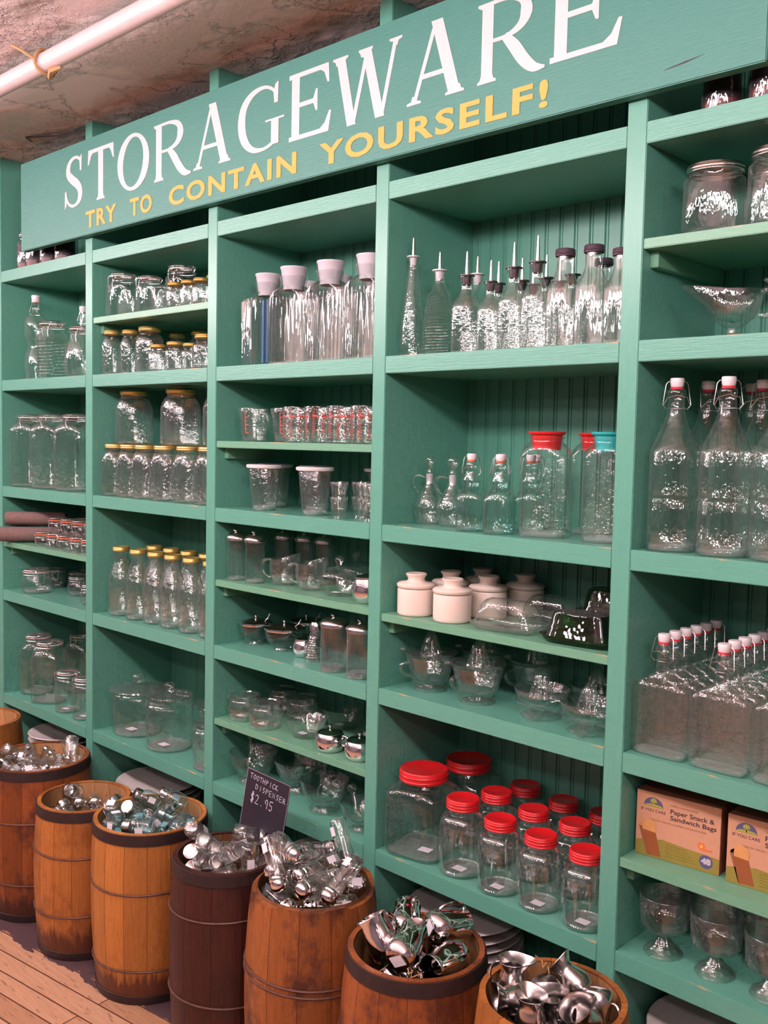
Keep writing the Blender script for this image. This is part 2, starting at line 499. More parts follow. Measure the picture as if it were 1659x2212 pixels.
def smooth_stroke(pts, sub=5):
    o = []
    n = len(pts)
    for i in range(n - 1):
        p0, p1, p2, p3 = pts[max(i - 1, 0)], pts[i], pts[i + 1], pts[min(i + 2, n - 1)]
        for s in range(sub):
            t = s / sub
            o.append(tuple(.5 * ((2 * b) + (-a + c) * t + (2 * a - 5 * b + 4 * c - d) * t * t + (-a + 3 * b - 3 * c + d) * t**3) for a, b, c, d in zip(p0, p1, p2, p3)))
    o.append(pts[-1])
    return stroke([(x, y, max(.01, w_)) for x, y, w_ in o])
ST, TH = .18, .07
def rect(x0, x1, y0, y1): return [(x0, y0), (x1, y0), (x1, y1), (x0, y1)]
def foot(x, up=False, half=.15, st=ST):
    h = st / 2
    p = [(x - half, 0), (x + half, 0), (x + half, .03), (x + h + .02, .05), (x + h, .11), (x - h, .11), (x - h - .02, .05), (x - half, .03)]
    return [(a, 1 - b) for a, b in p] if up else p
def bar(x0, y0, x1, y1, wd):  # slanted bar whose ends are level
    return [(x0 - wd / 2, y0), (x0 + wd / 2, y0), (x1 + wd / 2, y1), (x1 - wd / 2, y1)]
def glyph(ch, W):
    P = []
    if ch == 'S':
        q = [(.84, .80, .03), (.76, .92, .06), (.55, .97, .06), (.32, .92, .09), (.20, .80, .15), (.22, .66, .17), (.42, .54, .18), (.66, .43, .18), (.80, .30, .17), (.78, .14, .14), (.62, .04, .07), (.40, .025, .06), (.20, .10, .06), (.12, .22, .03)]
        P += smooth_stroke([(x * W, y, w_) for x, y, w_ in q])
        P.append([(.80 * W, .68), (.87 * W, .68), (.89 * W, 1.0), (.82 * W, .96), (.78 * W, .86)])
        P.append([(.10 * W, .34), (.03 * W, .34), (.02 * W, -.01), (.09 * W, .04), (.14 * W, .16)])
    elif ch == 'T':
        P += [rect(W / 2 - ST / 2, W / 2 + ST / 2, 0, 1), rect(.04, W - .04, .925, 1), foot(W / 2),
              [(.02, 1), (.0, .72), (.04, .72), (.12, .88), (.22, .95), (.2, 1)], [(W - .02, 1), (W, .72), (W - .04, .72), (W - .12, .88), (W - .22, .95), (W - .2, 1)]]
    elif ch == 'O':
        n = 36
        for k in range(n):
            a, b = 2 * pi * k / n, 2 * pi * (k + 1) / n
            def oo(t): return (W / 2 + W / 2 * cos(t), .5 + .52 * sin(t))
            def ii(t): return (W / 2 + (W / 2 - ST * 1.08) * cos(t - .12), .5 + .45 * sin(t))
            P.append([oo(a), oo(b), ii(b), ii(a)])
    elif ch == 'R':
        x = .19
        P += [rect(x - ST / 2, x + ST / 2, 0, 1), foot(x), [(0.03, 1), (.03, .97), (x - ST / 2, .93), (x - ST / 2, 1)]]
        P += smooth_stroke([(x, .975, .05), (.45 * W, .975, .055), (.66 * W, .90, .11), (.72 * W, .745, ST), (.64 * W, .59, .11), (.44 * W, .51, .055), (x, .51, .05)])
        P += smooth_stroke([(.42 * W, .52, .10), (.56 * W, .36, .16), (.70 * W, .16, .16), (.84 * W, .03, .12), (.99 * W, .0, .03)])
    elif ch == 'A':
        P += [bar(.15 * W, .0, .46 * W, .94, .07), bar(.80 * W, 0, .50 * W, 1.03, ST + .02), rect(.26 * W, .68 * W, .305, .37), foot(.15 * W, half=.13, st=.06), foot(.80 * W, half=.16, st=ST)]
    elif ch == 'G':
        P += smooth_stroke([(.84 * W, .76, .03), (.76 * W, .90, .05), (.58 * W, .975, .055), (.34 * W, .93, .10), (.16 * W, .76, .16), (.11 * W, .50, .19), (.17 * W, .24, .17), (.34 * W, .06, .10), (.56 * W, .015, .055), (.74 * W, .06, .06), (.80 * W, .12, .05)])
        P += [rect(.74 * W, .74 * W + ST, .05, .42), [(.62 * W, .42), (1.0 * W, .42), (1.0 * W, .45), (.62 * W, .45)], [(.80 * W, .68), (.87 * W, .68), (.88 * W, 1.0), (.82 * W, .97), (.78 * W, .86)]]
    elif ch == 'E':
        x = .17
        P += [rect(x - ST / 2, x + ST / 2, 0, 1), rect(.02, W - .07, .93, 1), rect(.02, W - .04, 0, .07), rect(x, .66 * W, .48, .55),
              [(W - .05, 1), (W - .03, .72), (W - .07, .72), (W - .14, .88), (W - .26, .95), (W - .24, 1)],
              [(W - .04, 0), (W + .02, .30), (W - .03, .30), (W - .12, .14), (W - .26, .05), (W - .24, 0)],
              [(.66 * W, .36), (.70 * W, .36), (.70 * W, .68), (.66 * W, .68), (.60 * W, .55), (.60 * W, .49)]]
    elif ch == 'W':
        P += [bar(.30 * W, -.02, .13 * W, 1, ST), bar(.32 * W, -.02, .50 * W, .9, .075), bar(.70 * W, -.02, .50 * W, 1, ST), bar(.72 * W, -.02, .90 * W, 1, .075),
              foot(.13 * W, True, .16), foot(.49 * W, True, .14), foot(.90 * W, True, .12, .06)]
    return P
def letter(ch, x0, x1, z0, h, name='letter'):
    W = (x1 - x0) / h
    ms = [prism([(x * h, z * h) for x, z in p], -.0010 - .000012 * k, .0006) for k, p in enumerate(glyph(ch, W))]
    o = obj(name, join(name, ms, False), M['letter'], sign)
    o.location = (x0 + 1.956, 0, z0 - 2.068); o['label'] = 'white serif letter ' + ch
    return o
for ch, a, b in (('S', -2.930, -2.810), ('T', -2.787, -2.637), ('O', -2.617, -2.449), ('R', -2.430, -2.245), ('A', -2.243, -2.063), ('G', -2.049, -1.863),
                 ('E', -1.848, -1.700), ('W', -1.697, -1.474), ('A', -1.466, -1.294), ('R', -1.276, -1.106), ('E', -1.100, -.948)):
    letter(ch, a, b, 2.163, .1545)
def text_mesh(s, size, ext=.0006, bold=0.0, sx=1.0, spacing=1.0, shear=0.0):
    cu = bpy.data.curves.new('lettering', 'FONT'); cu.body = s; cu.size = size; cu.extrude = ext; cu.offset = bold
    cu.space_character = spacing; cu.shear = shear; cu.resolution_u = 3
    o = bpy.data.objects.new('lettering', cu); COL.objects.link(o)
    bpy.context.view_layer.update()
    me = bpy.data.meshes.new_from_object(o.evaluated_get(bpy.context.evaluated_depsgraph_get()))
    bpy.data.objects.remove(o); bpy.data.curves.remove(cu)
    xs = [v.co.x for v in me.vertices]; mn = min(xs); mx = max(xs)
    for v in me.vertices: v.co = Vector(((v.co.x - mn) * sx, -v.co.z, v.co.y))   # stands up in x,z facing -y
    return me, (mx - mn) * sx
def fit_text(name, s, x0, x1, z0, cap, m, parent, y, bold=0.0, spacing=1.0, shear=0.0, ext=.0006, label=None):
    me, wd = text_mesh(s, 1.0, 0, bold / cap, 1.0, spacing, shear)
    ys = [v.co.z for v in me.vertices]; zt = max(ys)
    k = cap / .73
    for v in me.vertices:
        v.co.x *= (x1 - x0) / wd; v.co.z *= k
    bm = bmesh.new(); bm.from_mesh(me)
    r = bmesh.ops.extrude_face_region(bm, geom=list(bm.faces))
    for q in r['geom']:
        if isinstance(q, bmesh.types.BMVert): q.co.y -= ext * 2
    bmesh.ops.recalc_face_normals(bm, faces=bm.faces)
    bm.to_mesh(me); bm.free()
    for p in me.polygons: p.use_smooth = False
    o = obj(name, me, m, parent, label); o.location = (x0, y, z0)
    return o
for s, a, b in (('TRY', -2.799, -2.622), ('TO', -2.548, -2.434), ('CONTAIN', -2.350, -1.816), ('YOURSELF!', -1.735, -1.098)):
    fit_text('painted_word', s, a + 1.956, b + 1.956, 2.0885 - 2.068, .050, M['yellow'], sign, -.0002, .0014, 1.16, label='yellow painted word ' + s)
obj('scratch', join('scratch', [prism([(0, 0), (.04, .0035), (.075, .010), (.04, .0065), (.008, .002)], -.0004, .0004)], False), M['seal'], sign, 'dark gouge in the paint', (-.862 + 1.956, 0, 2.095 - 2.068))
# ------------------------------------------------------------------ kinds of ware
ORD = ['leftmost', 'second from left', 'third from left', 'fourth from left', 'fifth from left', 'sixth from left', 'seventh from left', 'eighth from left']
def ords(desc, n, where):
    if n == 2: return [f'{desc}, left one of the two {where}', f'{desc}, right one of the two {where}']
    return [f'{desc}, {ORD[k]} {where}' for k in range(n)]
def series(root, spots, z, labels, cat, group=None, rz=None, scale=None):
    ch = tree(root)
    rs = []
    for i, sp in enumerate(spots):
        x, y = sp[0], sp[1]
        a = (rz[i] if isinstance(rz, (list, tuple)) else (rz or 0.0))
        sc = (scale[i] if isinstance(scale, (list, tuple)) else scale)
        lab = labels[i] if isinstance(labels, list) else labels
        if i == 0:
            root.location = (x, y, z); root.rotation_euler = (0, 0, a)
            if sc: root.scale = (sc,) * 3
            tag(root, lab, cat, group); rs.append(root)
        else:
            rs.append(dup(root, ch, (x, y, z), a, lab, group, scale=sc))
    return rs
def more(root, spots, z, labels, group=None, rz=0.0, scale=None):
    ch = tree(root); out = []
    for i, (x, y) in enumerate(spots):
        out.append(dup(root, ch, (x, y, z), rz, labels[i] if isinstance(labels, list) else labels, group, scale=scale))
    return out
def E(name):
    return thing(name, '', '')
def bottle_profile(r, h, neck, sh0, sh1, lip=.003, base=.004, curve=1.0):
    """flat base, straight wall to sh0, shoulder to neck at sh1, neck up to h"""
    p = [(0, .006), (r * .75, .003), (r - base, 0), (r, base)]
    for k in range(9):
        t = k / 8; z = sh0 + (sh1 - sh0) * t
        q = (cos(pi * t) + 1) / 2
        q = q ** curve
        p.append((neck + (r - neck) * q, z))
    p += [(neck, h - .012), (neck + lip, h - .010), (neck + lip, h)]
    return p
def jar_profile(r, h, mouth, sh, base=.004, dip=.0):
    p = [(0, .005 + dip), (r * .7, .004 + dip), (r - base * 1.5, 0), (r - base * .4, base * .5), (r, base * 1.6), (r, sh)]
    for k in range(1, 7):
        t = k / 6 * pi / 2
        p.append((mouth + (r - mouth) * cos(t), sh + (h - .014 - sh) * sin(t)))
    p += [(mouth, h - .008), (mouth + .0015, h - .006), (mouth + .0015, h)]
    return p
def slug(name, r, z, th, root, m='glass_base', seg=28, shape=None):
    """the thick inner glass floor of a vessel"""
    return obj(name, lathe(name, [(0, z), (r * .96, z), (r, z + th * .5), (r * .94, z + th), (0, z + th * .8)], seg, shape), M[m], root)
def screw(r, h, th, m, root, name='screw_lid', ridges=0, rings=2, seg=36):
    p = [(r - .0012, 0), (r, .001)]
    for k in range(rings):
        z = th * (k + .5) / (rings + .6)
        p += [(r, z - .0012), (r + .0009, z), (r, z + .0012)]
    p += [(r, th - .0025), (r - .0012, th - .0006), (r - .003, th), (r - .0045, th - .001), (0, th - .0006)]
    o = obj(name, lathe(name, p, seg), M[m], root); o.location = (0, 0, h)
    return o
def sticker(x, y, z, s, root, rot=(0, 0, 0)):
    o = obj('price_sticker', box('price_sticker', -s / 2, s / 2, -s * .38, s * .38, 0, .0006), M['paper'], root)
    o.location = (x, y, z); o.rotation_euler = rot
    return o
def swing(root, h, neck, m='redrub', wm='wire', up=False, k=1.0):
    """porcelain swing stopper, rubber ring and wire bail on top of a neck that ends at h"""
    s = obj('stopper', lathe('stopper', [(0, .0), (.010 * k, .0), (.0115 * k, .003 * k), (.0125 * k, .013 * k), (.0115 * k, .016 * k), (0, .0165 * k)], 20), M['white'], root)
    s.location = (0, 0, h + .003 * k)
    g = obj('rubber_ring', lathe('rubber_ring', [(.006 * k, -.001), (.0115 * k, -.001), (.0118 * k, .003 * k), (.009 * k, .0035 * k)], 18), M[m], root); g.location = (0, 0, h)
    w_ = .019 * k; r = .00072 * max(k, .8)
    ms = []
    for sg in (-1, 1):
        ms.append(tub([(sg * .006 * k, 0, h + .012 * k), (sg * .015 * k, 0, h + .013 * k), (sg * w_, 0, h + .008 * k), (sg * (w_ + .005 * k), -.008 * k, h - .028 * k), (sg * (neck + .004), -.004 * k, h - .036 * k), (sg * neck, 0, h - .034 * k)], r, 5))
    ms.append(tub([(-w_ - .004 * k, -.008 * k, h - .030 * k), (-neck - .002, -neck - .006, h - .016 * k), (0, -neck - .010, h - .012 * k), (neck + .002, -neck - .006, h - .016 * k), (w_ + .004 * k, -.008 * k, h - .030 * k)], r, 5))
    ms.append(tub(circ_pts(neck + .0008, h - .034 * k, 18), r, 5, True))
    obj('wire_bail', join('wire_bail', ms), M[wm], root)
def clamp(root, h, R, gask='palerub', wm='wire', dome=.006, glasslid=True):
    """glass lid, gasket, wire clamp with lever for a mouth of radius R ending at h"""
    g = obj('gasket', lathe('gasket', [(R - .004, 0), (R + .002, 0), (R + .0025, .0015), (R + .002, .003), (R - .004, .003)], 30), M[gask], root); g.location = (0, 0, h)
    l = obj('lid', lathe('lid', [(R - .006, 0), (R + .001, 0), (R + .0022, .003), (R + .001, .007), (R * .8, .007 + dome * .6), (0, .007 + dome)], 30), M['glass_wave' if glasslid else 'chrome'], root); l.location = (0, 0, h + .003)
    ms = [tub(circ_pts(R + .0035, h - .008, 28), .0013, 5, True), tub(circ_pts(R + .0033, h + .0085, 28), .0011, 5, True)]
    q = R + .004
    for sg in (-1, 1):
        ms.append(tub([(-q * .92, sg * R * .35, h + .008), (-q - .008, sg * R * .3, h + .002), (-q - .010, sg * R * .25, h - .018), (-q - .003, sg * R * .22, h - .034)], .0013, 5))
        ms.append(tub([(q * .93, sg * R * .3, h + .008), (q + .006, sg * R * .25, h), (q * .95, sg * R * .25, h - .010)], .0013, 5))
    ms.append(tub([(-q - .003, -R * .22, h - .034), (-q - .001, 0, h - .037), (-q - .003, R * .22, h - .034)], .0013, 5))
    obj('wire_clasp', join('wire_clasp', ms), M[wm], root)

# --- swing-top litre bottle
def k_liter():
    t = E('swing_top_bottle'); r, h = .0430, .288
    p = [(0, .010), (.03, .006), (r - .004, 0), (r, .006), (r, .09), (r - .0015, .094), (r - .0015, .098), (r, .102), (r, .176)]
    for k in range(1, 11):
        s = k / 10; p.append((.0155 + (r - .0155) * (1 - s)**1.7 * (1 + .9 * s), .176 + .074 * s))
    p += [(.0145, .262), (.0135, .275), (.0155, .278), (.0155, .284), (.0125, h)]
    obj('bottle_body', lathe('bottle_body', p, 40, square(3.0, 1, 1, .165, .215)), M['glass'], t)
    slug('thick_base', .040, .003, .009, t, shape=square(3.0, 1, 1, .165, .2))
    swing(t, h, .0145, k=1.0); return t
def k_flask():
    t = E('swing_top_flask'); h = .207
    p = [(0, .008), (.03, .004), (.046, 0), (.0515, .004), (.0535, .012), (.054, .06), (.0545, .122), (.052, .130)]
    for k in range(1, 9):
        s = k / 8; p.append((.0125 + (.052 - .0125) * (1 - s)**1.25, .130 + .026 * s))
    p += [(.0122, .17), (.0115, .19), (.0140, .193), (.0140, .199), (.011, h)]
    obj('bottle_body', lathe('bottle_body', p, 44, square(4.5, 1, .36, .135, .158, 30, .018, .008, .075)), M['glass_flask'], t)
    slug('thick_base', .049, .003, .007, t, shape=square(4.5, 1, .36, .135, .158))
    swing(t, h, .0122, k=.92); return t
def k_teal():
    t = E('small_swing_top_bottle'); h = .150
    p = [(0, .006), (.022, .003), (.029, 0), (.031, .004), (.031, .07), (.029, .080), (.024, .087), (.018, .090), (.017, .096), (.0205, .102), (.019, .112), (.014, .124), (.0115, .136), (.0135, .139), (.0135, .144), (.010, h)]
    obj('bottle_body', lathe('bottle_body', p, 32, square(3.6, 1, 1, .07, .088)), M['teal'], t)
    slug('thick_base', .027, .002, .006, t, 'teal', shape=square(3.6, 1, 1, .07, .088))
    swing(t, h, .0115, 'orangerub', k=.85); return t
def k_figural():
    t = E('waisted_swing_bottle'); h = .252
    p = [(0, .006), (.03, 0), (.038, .004), (.041, .05), (.040, .085), (.030, .100), (.027, .115), (.034, .128), (.041, .150), (.043, .172), (.038, .196), (.022, .212), (.014, .222), (.0125, .24), (.015, .243), (.013, h)]
    obj('bottle_body', lathe('bottle_body', p, 36, square(3.2, 1, .7, .18, .215)), M['glass_wave'], t)
    swing(t, h, .013, 'palerub', k=1.15); return t
def k_swing0():
    t = E('swing_top_bottle')
    obj('bottle_body', lathe('bottle_body', bottle_profile(.043, .240, .013, .10, .19, curve=.9), 32), M['glass_wave'], t)
    swing(t, .240, .013, 'palerub', k=1.1); return t
# --- clamp jars
def k_ribclamp():
    t = E('clamp_jar')
    p = [(0, .005), (.04, .003), (.047, 0), (.05, .004)]
    for k in range(11): z = .014 + k * .0115; p += [(.050, z - .004), (.0535, z), (.050, z + .004)]
    p += [(.049, .148), (.042, .16), (.040, .176), (.042, .178), (.042, .186)]
    obj('jar_body', lathe('jar_body', p, 36), M['glass_wave'], t); clamp(t, .186, .042); return t
def k_roundclamp():
    t = E('clamp_jar')
    p = [(0, .004), (.035, .002), (.042, 0), (.048, .01), (.052, .05), (.050, .09), (.036, .125), (.032, .145), (.034, .147), (.034, .156)]
    obj('jar_body', lathe('jar_body', p, 36, flutes(10, .02, .01, .12)), M['glass_wave'], t); clamp(t, .156, .034); return t
def k_bigclamp():
    t = E('square_clamp_jar')
    obj('jar_body', lathe('jar_body', jar_profile(.062, .246, .043, .196, .006), 44, square(5.5, 1, 1, .200, .228)), M['glass'], t)
    slug('thick_base', .056, .003, .007, t, shape=square(5.5, 1, 1, .20, .228))
    clamp(t, .246, .043); return t
def k_tallclamp():
    t = E('clamp_jar')
    obj('jar_body', lathe('jar_body', jar_profile(.060, .205, .042, .150, .006), 40, square(3.2, 1, 1, .155, .185)), M['glass'], t)
    slug('thick_base', .052, .003, .006, t); clamp(t, .205, .043); return t
def k_shortclamp():
    t = E('clamp_jar')
    obj('jar_body', lathe('jar_body', jar_profile(.043, .130, .034, .095), 36), M['glass'], t)
    slug('thick_base', .038, .003, .005, t); clamp(t, .130, .035); sticker(.0, -.012, .0095, .022, t); return t
def k_lowclamp():
    t = E('low_clamp_jar')
    p = [(0, .004), (.036, .003), (.044, 0), (.051, .008), (.055, .025), (.053, .045), (.046, .060), (.044, .066), (.045, .068), (.045, .074)]
    obj('jar_body', lathe('jar_body', p, 36), M['glass'], t); slug('thick_base', .044, .003, .005, t); clamp(t, .074, .046); sticker(.0, -.012, .0095, .030, t); return t
def k_mini():
    t = E('mini_gasket_jar')
    p = [(0, .003), (.020, .002), (.026, 0), (.028, .004), (.028, .026), (.026, .033), (.027, .036), (.027, .040)]
    obj('jar_body', lathe('jar_body', p, 28, square(4, 1, 1, .026, .034)), M['glass'], t); clamp(t, .040, .028, 'orangerub', dome=.002); return t
def k_hex():
    t = E('hexagonal_clamp_jar')
    def hexa(tt, r, z):
        k = clamp01((.098 - z) / .015); a = ((tt + pi / 6) % (pi / 3)) - pi / 6
        q = 1 + (1 / cos(a) * .93 - 1) * k
        return r * q * cos(tt), r * q * sin(tt)
    obj('jar_body', lathe('jar_body', jar_profile(.050, .124, .036, .088, .005), 48, hexa), M['glass_wave'], t)
    clamp(t, .124, .037); return t
# --- gold lid jars
def k_gold(r, h, mouth, sq=0, name='gold_lid_jar', mt='glass_em'):
    t = E(name); th = .013 if h > .1 else .010
    b = h - th
    obj('jar_body', lathe('jar_body', jar_profile(r, b + .004, mouth, b * .70, .004), 36, square(sq, 1, 1, b * .68, b * .85) if sq else None), M[mt], t)
    slug('thick_base', r * .86, .003, .005, t)
    screw(mouth + .0035, b, th, 'gold', t, 'gold_lid'); return t
def k_milk():
    t = E('milk_bottle'); h = .206; r = .0395
    p = [(0, .008), (.026, .004), (.034, 0), (r, .005), (r, .108)]
    for k in range(1, 11):
        s = k / 10; p.append((.022 + (r - .022) * (cos(pi * s) + 1) / 2, .108 + .078 * s))
    p += [(.022, .198), (.023, h)]
    obj('bottle_body', lathe('bottle_body', p, 36, flutes(8, .012, .108, .19)), M['glass_em'], t)
    slug('thick_base', .033, .003, .007, t)
    screw(.0258, .203, .015, 'dullgold', t, 'gold_cap', rings=1); return t
# --- cookie jars
def knob_lid(t, R, h, flange, kr=.02, kh=.035, name='glass_lid'):
    p = [(0, .001), (R * .9, .001), (R, .002), (R + flange, .006), (R + flange + .002, .010), (R + flange, .014), (R * .75, .018), (R * .35, .022), (kr * .55, .024), (kr * .6, .030), (kr, .036), (kr * 1.05, .024 + kh * .75), (kr * .7, .024 + kh), (0, .025 + kh)]
    l = obj(name, lathe(name, p, 40), M['glass_wave'], t); l.location = (0, 0, h)
def k_cookie1():
    t = E('lidded_cookie_jar')
    p = [(0, .006), (.062, .004), (.074, 0), (.079, .006), (.080, .02), (.080, .118), (.077, .124), (.081, .128), (.078, .132)]
    obj('jar_body', lathe('jar_body', p, 48), M['glass'], t); slug('thick_base', .073, .003, .007, t, seg=40)
    knob_lid(t, .076, .132, .014); sticker(-.005, -.02, .011, .034, t); return t
def k_cookie2():
    t = E('lidded_cookie_jar')
    p = [(0, .006), (.054, .004), (.066, 0), (.071, .006), (.072, .02), (.072, .128), (.070, .132), (.074, .136), (.070, .141), (.073, .145), (.068, .150)]
    obj('jar_body', lathe('jar_body', p, 48), M['glass'], t); slug('thick_base', .066, .003, .007, t, seg=40)
    knob_lid(t, .066, .150, .002, .015, .026); sticker(0, -.02, .011, .032, t); return t
# --- ribbed refrigerator bottles
def rectlid(t, r, h, m, th=.045):
    p = [(r * .80, -.022), (r * .82, -.010), (r * .86, .0), (r * .90, .008), (r, th - .016), (r * 1.06, th - .013), (r * 1.06, th - .010), (r * .9, th - .011), (0, th - .011)]
    l = obj('plug_lid', lathe('plug_lid', p, 32), M[m], t); l.location = (0, 0, h)
def k_pitcher():
    t = E('ribbed_water_bottle'); h = .208
    p = [(0, .006), (.05, .004), (.062, 0), (.066, .004), (.066, .166), (.063, .174), (.052, .182), (.039, .189), (.031, .196), (.033, .204), (.036, h + .012)]
    obj('bottle_body', lathe('bottle_body', p, 144, square(5.0, 1, .54, .172, .192, 36, .045, .012, .17)), M['glass_rib'], t)
    rectlid(t, .033, h, 'greylid'); return t
# --- measuring
def k_mcup():
    t = E('measuring_cup')
    p = [(0, .005), (.026, .003), (.031, 0), (.033, .004), (.037, .05), (.0395, .086), (.0385, .089), (.0375, .086), (.035, .05), (.031, .008), (0, .007)]
    def sp(tt, r, z):
        k = clamp01((z - .055) / .03) * max(0, cos(tt + 2.4))**8
        return r * cos(tt) * (1 + .22 * k), r * sin(tt) * (1 + .22 * k)
    obj('cup_body', lathe('cup_body', p, 40, sp), M['glass'], t)
    obj('handle', tube('handle', bez((.037, .012, .075), (.075, .03, .085), (.07, .03, .02), (.034, .012, .022), 12), .004, 8), M['glass_wave'], t)
    ms = []
    for c in (-1.9, -.9):
        for k in range(6):
            ln = .30 if k % 2 == 0 else .17; z = .022 + k * .0105; r = .0338 + z * .063
            v = [(r * cos(c + ln * s), r * sin(c + ln * s), z + d) for s in (0, .33, .66, 1) for d in (0, .0022)]
            ms.append((v, [(2 * q, 2 * q + 2, 2 * q + 3, 2 * q + 1) for q in range(3)]))
        v = [(r_ * cos(a_), r_ * sin(a_), z_) for a_ in (c, c + .05) for r_, z_ in ((.0352, .022), (.0387, .077))]
        ms.append((v, [(0, 2, 3, 1)]))
    obj('printed_scale', join('printed_scale', ms), M['redprint'], t, 'red printed measuring scale'); return t
def k_mbeak():
    t = E('measuring_beaker')
    p = [(0, .004), (.030, .003), (.0345, 0), (.036, .003), (.037, .088), (.0365, .090), (.0355, .088), (.0345, .008), (0, .007)]
    obj('cup_body', lathe('cup_body', p, 36), M['glass'], t)
    ms = []
    for c in (-2.6, -1.95, -1.3, -.65):
        for k in range(16):
            ln = .42 if k == 12 else (.30 if k % 4 == 0 else .2); z = .014 + k * .0042; r = .0368
            h_ = .004 if k == 12 else .0011
            v = [(r * cos(c + ln * s), r * sin(c + ln * s), z + d) for s in (0, .5, 1) for d in (0, h_)]
            ms.append((v, [(2 * q, 2 * q + 2, 2 * q + 3, 2 * q + 1) for q in range(2)]))
    obj('printed_scale', join('printed_scale', ms), M['redprint'], t, 'red printed measuring scale'); return t
def k_beaker():
    t = E('lidded_mixing_glass')
    p = [(0, .010), (.024, .008), (.029, 0), (.031, .004), (.032, .012), (.0425, .112), (.0415, .114)]
    obj('cup_body', lathe('cup_body', p, 40, flutes(12, .010, .02, .11)), M['glass_em'], t); slug('thick_base', .029, .003, .010, t)
    l = obj('flat_lid', lathe('flat_lid', [(.040, -.004), (.047, -.003), (.0485, 0), (.0485, .004), (.046, .006), (.040, .0045), (0, .0045)], 36), M['white'], t); l.location = (0, 0, .115)
    return t
def k_shot(name='shot_glass'):
    t = E(name)
    p = [(0, .008), (.012, .007), (.0145, 0), (.015, .012), (.0165, .02), (.0225, .052), (.0218, .053), (.016, .022), (0, .018)]
    obj('glass_body', lathe('glass_body', p, 24, flutes(8, .03, .0, .03)), M['glass_wave'], t); return t
def metal_top(t, r, h, knob=False):
    p = [(r, -.009), (r + .0015, -.008), (r + .002, -.001), (r + .0006, .002), (r * .86, .008), (r * .5, .012), (0, .013)]
    l = obj('metal_lid', lathe('metal_lid', p, 32), M['steel'], t); l.location = (0, 0, h)
    k = obj('pour_flap', join('pour_flap', [tub([(0, 0, h + .011), (.0, -.006, h + .019), (.0, -.012, h + .020)], [.004, .005, .002], 8)]), M['chrome'], t)
def k_pourer():
    t = E('sugar_pourer')
    p = [(0, .004), (.022, .003), (.026, 0), (.028, .004), (.028, .012), (.026, .02), (.0255, .095), (.028, .106), (.028, .112)]
    obj('jar_body', lathe('jar_body', p, 30), M['glass'], t); metal_top(t, .028, .118); slug('thick_base', .024, .003, .006, t); return t
def k_strawjar():
    t = E('straw_jar')
    p = [(0, .006), (.028, .004), (.033, 0), (.035, .004), (.034, .012), (.032, .02), (.032, .10), (.033, .106)]
    obj('jar_body', lathe('jar_body', p, 60, flutes(20, .02, .015, .105)), M['glass_rib'], t); metal_top(t, .0335, .112); slug('thick_base', .030, .003, .008, t); return t
def k_creamer():
    t = E('glass_creamer')
    p = [(0, .005), (.022, .003), (.027, 0), (.029, .004), (.036, .03), (.0375, .055), (.036, .070), (.035, .069), (.0355, .05), (.027, .008), (0, .008)]
    def sp(tt, r, z):
        k = clamp01((z - .035) / .04); s = max(0, cos(tt))**3
        return r * cos(tt) * (1 + .42 * k * s), r * sin(tt)
    v, f = lat(p, 40, sp)
    v = [(x, y, z + (.018 * clamp01((z - .04) / .03) * clamp01((x + .01) / .055))) for x, y, z in v]
    obj('cup_body', newmesh('cup_body', v, f), M['glass'], t)
    obj('handle', tube('handle', bez((-.033, 0, .065), (-.075, 0, .075), (-.065, 0, .015), (-.030, 0, .018), 14), .0042, 8), M['glass_wave'], t); return t
def k_ballsugar():
    t = E('glass_sugar_bowl')
    p = [(0, .005), (.026, .003), (.030, 0), (.034, .006), (.044, .03), (.0475, .043), (.043, .056), (.041, .058)]
    obj('bowl_body', lathe('bowl_body', p, 36), M['glass_wave'], t)
    l = obj('glass_lid', lathe('glass_lid', [(.042, 0), (.0425, .002), (.030, .010), (.010, .014), (.0065, .018), (.0085, .023), (.0115, .028), (.0115, .034), (.007, .040), (0, .0415)], 30), M['glass_wave'], t); l.location = (0, 0, .058)
    sticker(0, -.01, .0085, .02, t); return t
def k_steeljar():
    t = E('steel_sugar_jar')
    p = [(0, 0), (.026, 0), (.030, .003), (.036, .022), (.0365, .034), (.031, .054), (.028, .060), (.0285, .062), (.010, .068), (0, .069)]
    obj('jar_body', lathe('jar_body', p, 36), M['chrome'], t); return t
def k_rimbowl(r=.043, name='rimmed_sugar_bowl'):
    t = E(name); k = r / .043
    p = [(0, .004), (.018, .003), (.022, 0), (.024, .004), (.021, .010), (.030, .016), (.040, .030), (.0425, .046), (.042, .056)]
    obj('bowl_body', lathe('bowl_body', [(a * k, b) for a, b in p], 40, flutes(12, .02, .015, .05)), M['glass_wave'], t)
    obj('metal_rim', lathe('metal_rim', [(.043 * k, .054), (.0455 * k, .055), (.046 * k, .058), (.0455 * k, .062), (.043 * k, .063)], 40, flutes(24, .008)), M['chrome'], t)
    l = obj('hinged_lid', lathe('hinged_lid', [(.043 * k, 0), (.030 * k, .004), (.010, .006), (.0035, .008), (.003, .014), (.005, .017), (0, .019)], 30), M['steel'], t); l.location = (0, 0, .063)
    obj('spoon_handle', tube('spoon_handle', [(.02 * k, .01, .062), (.034 * k, .014, .075), (.040 * k, .016, .088)], .0015, 6), M['chrome'], t); return t
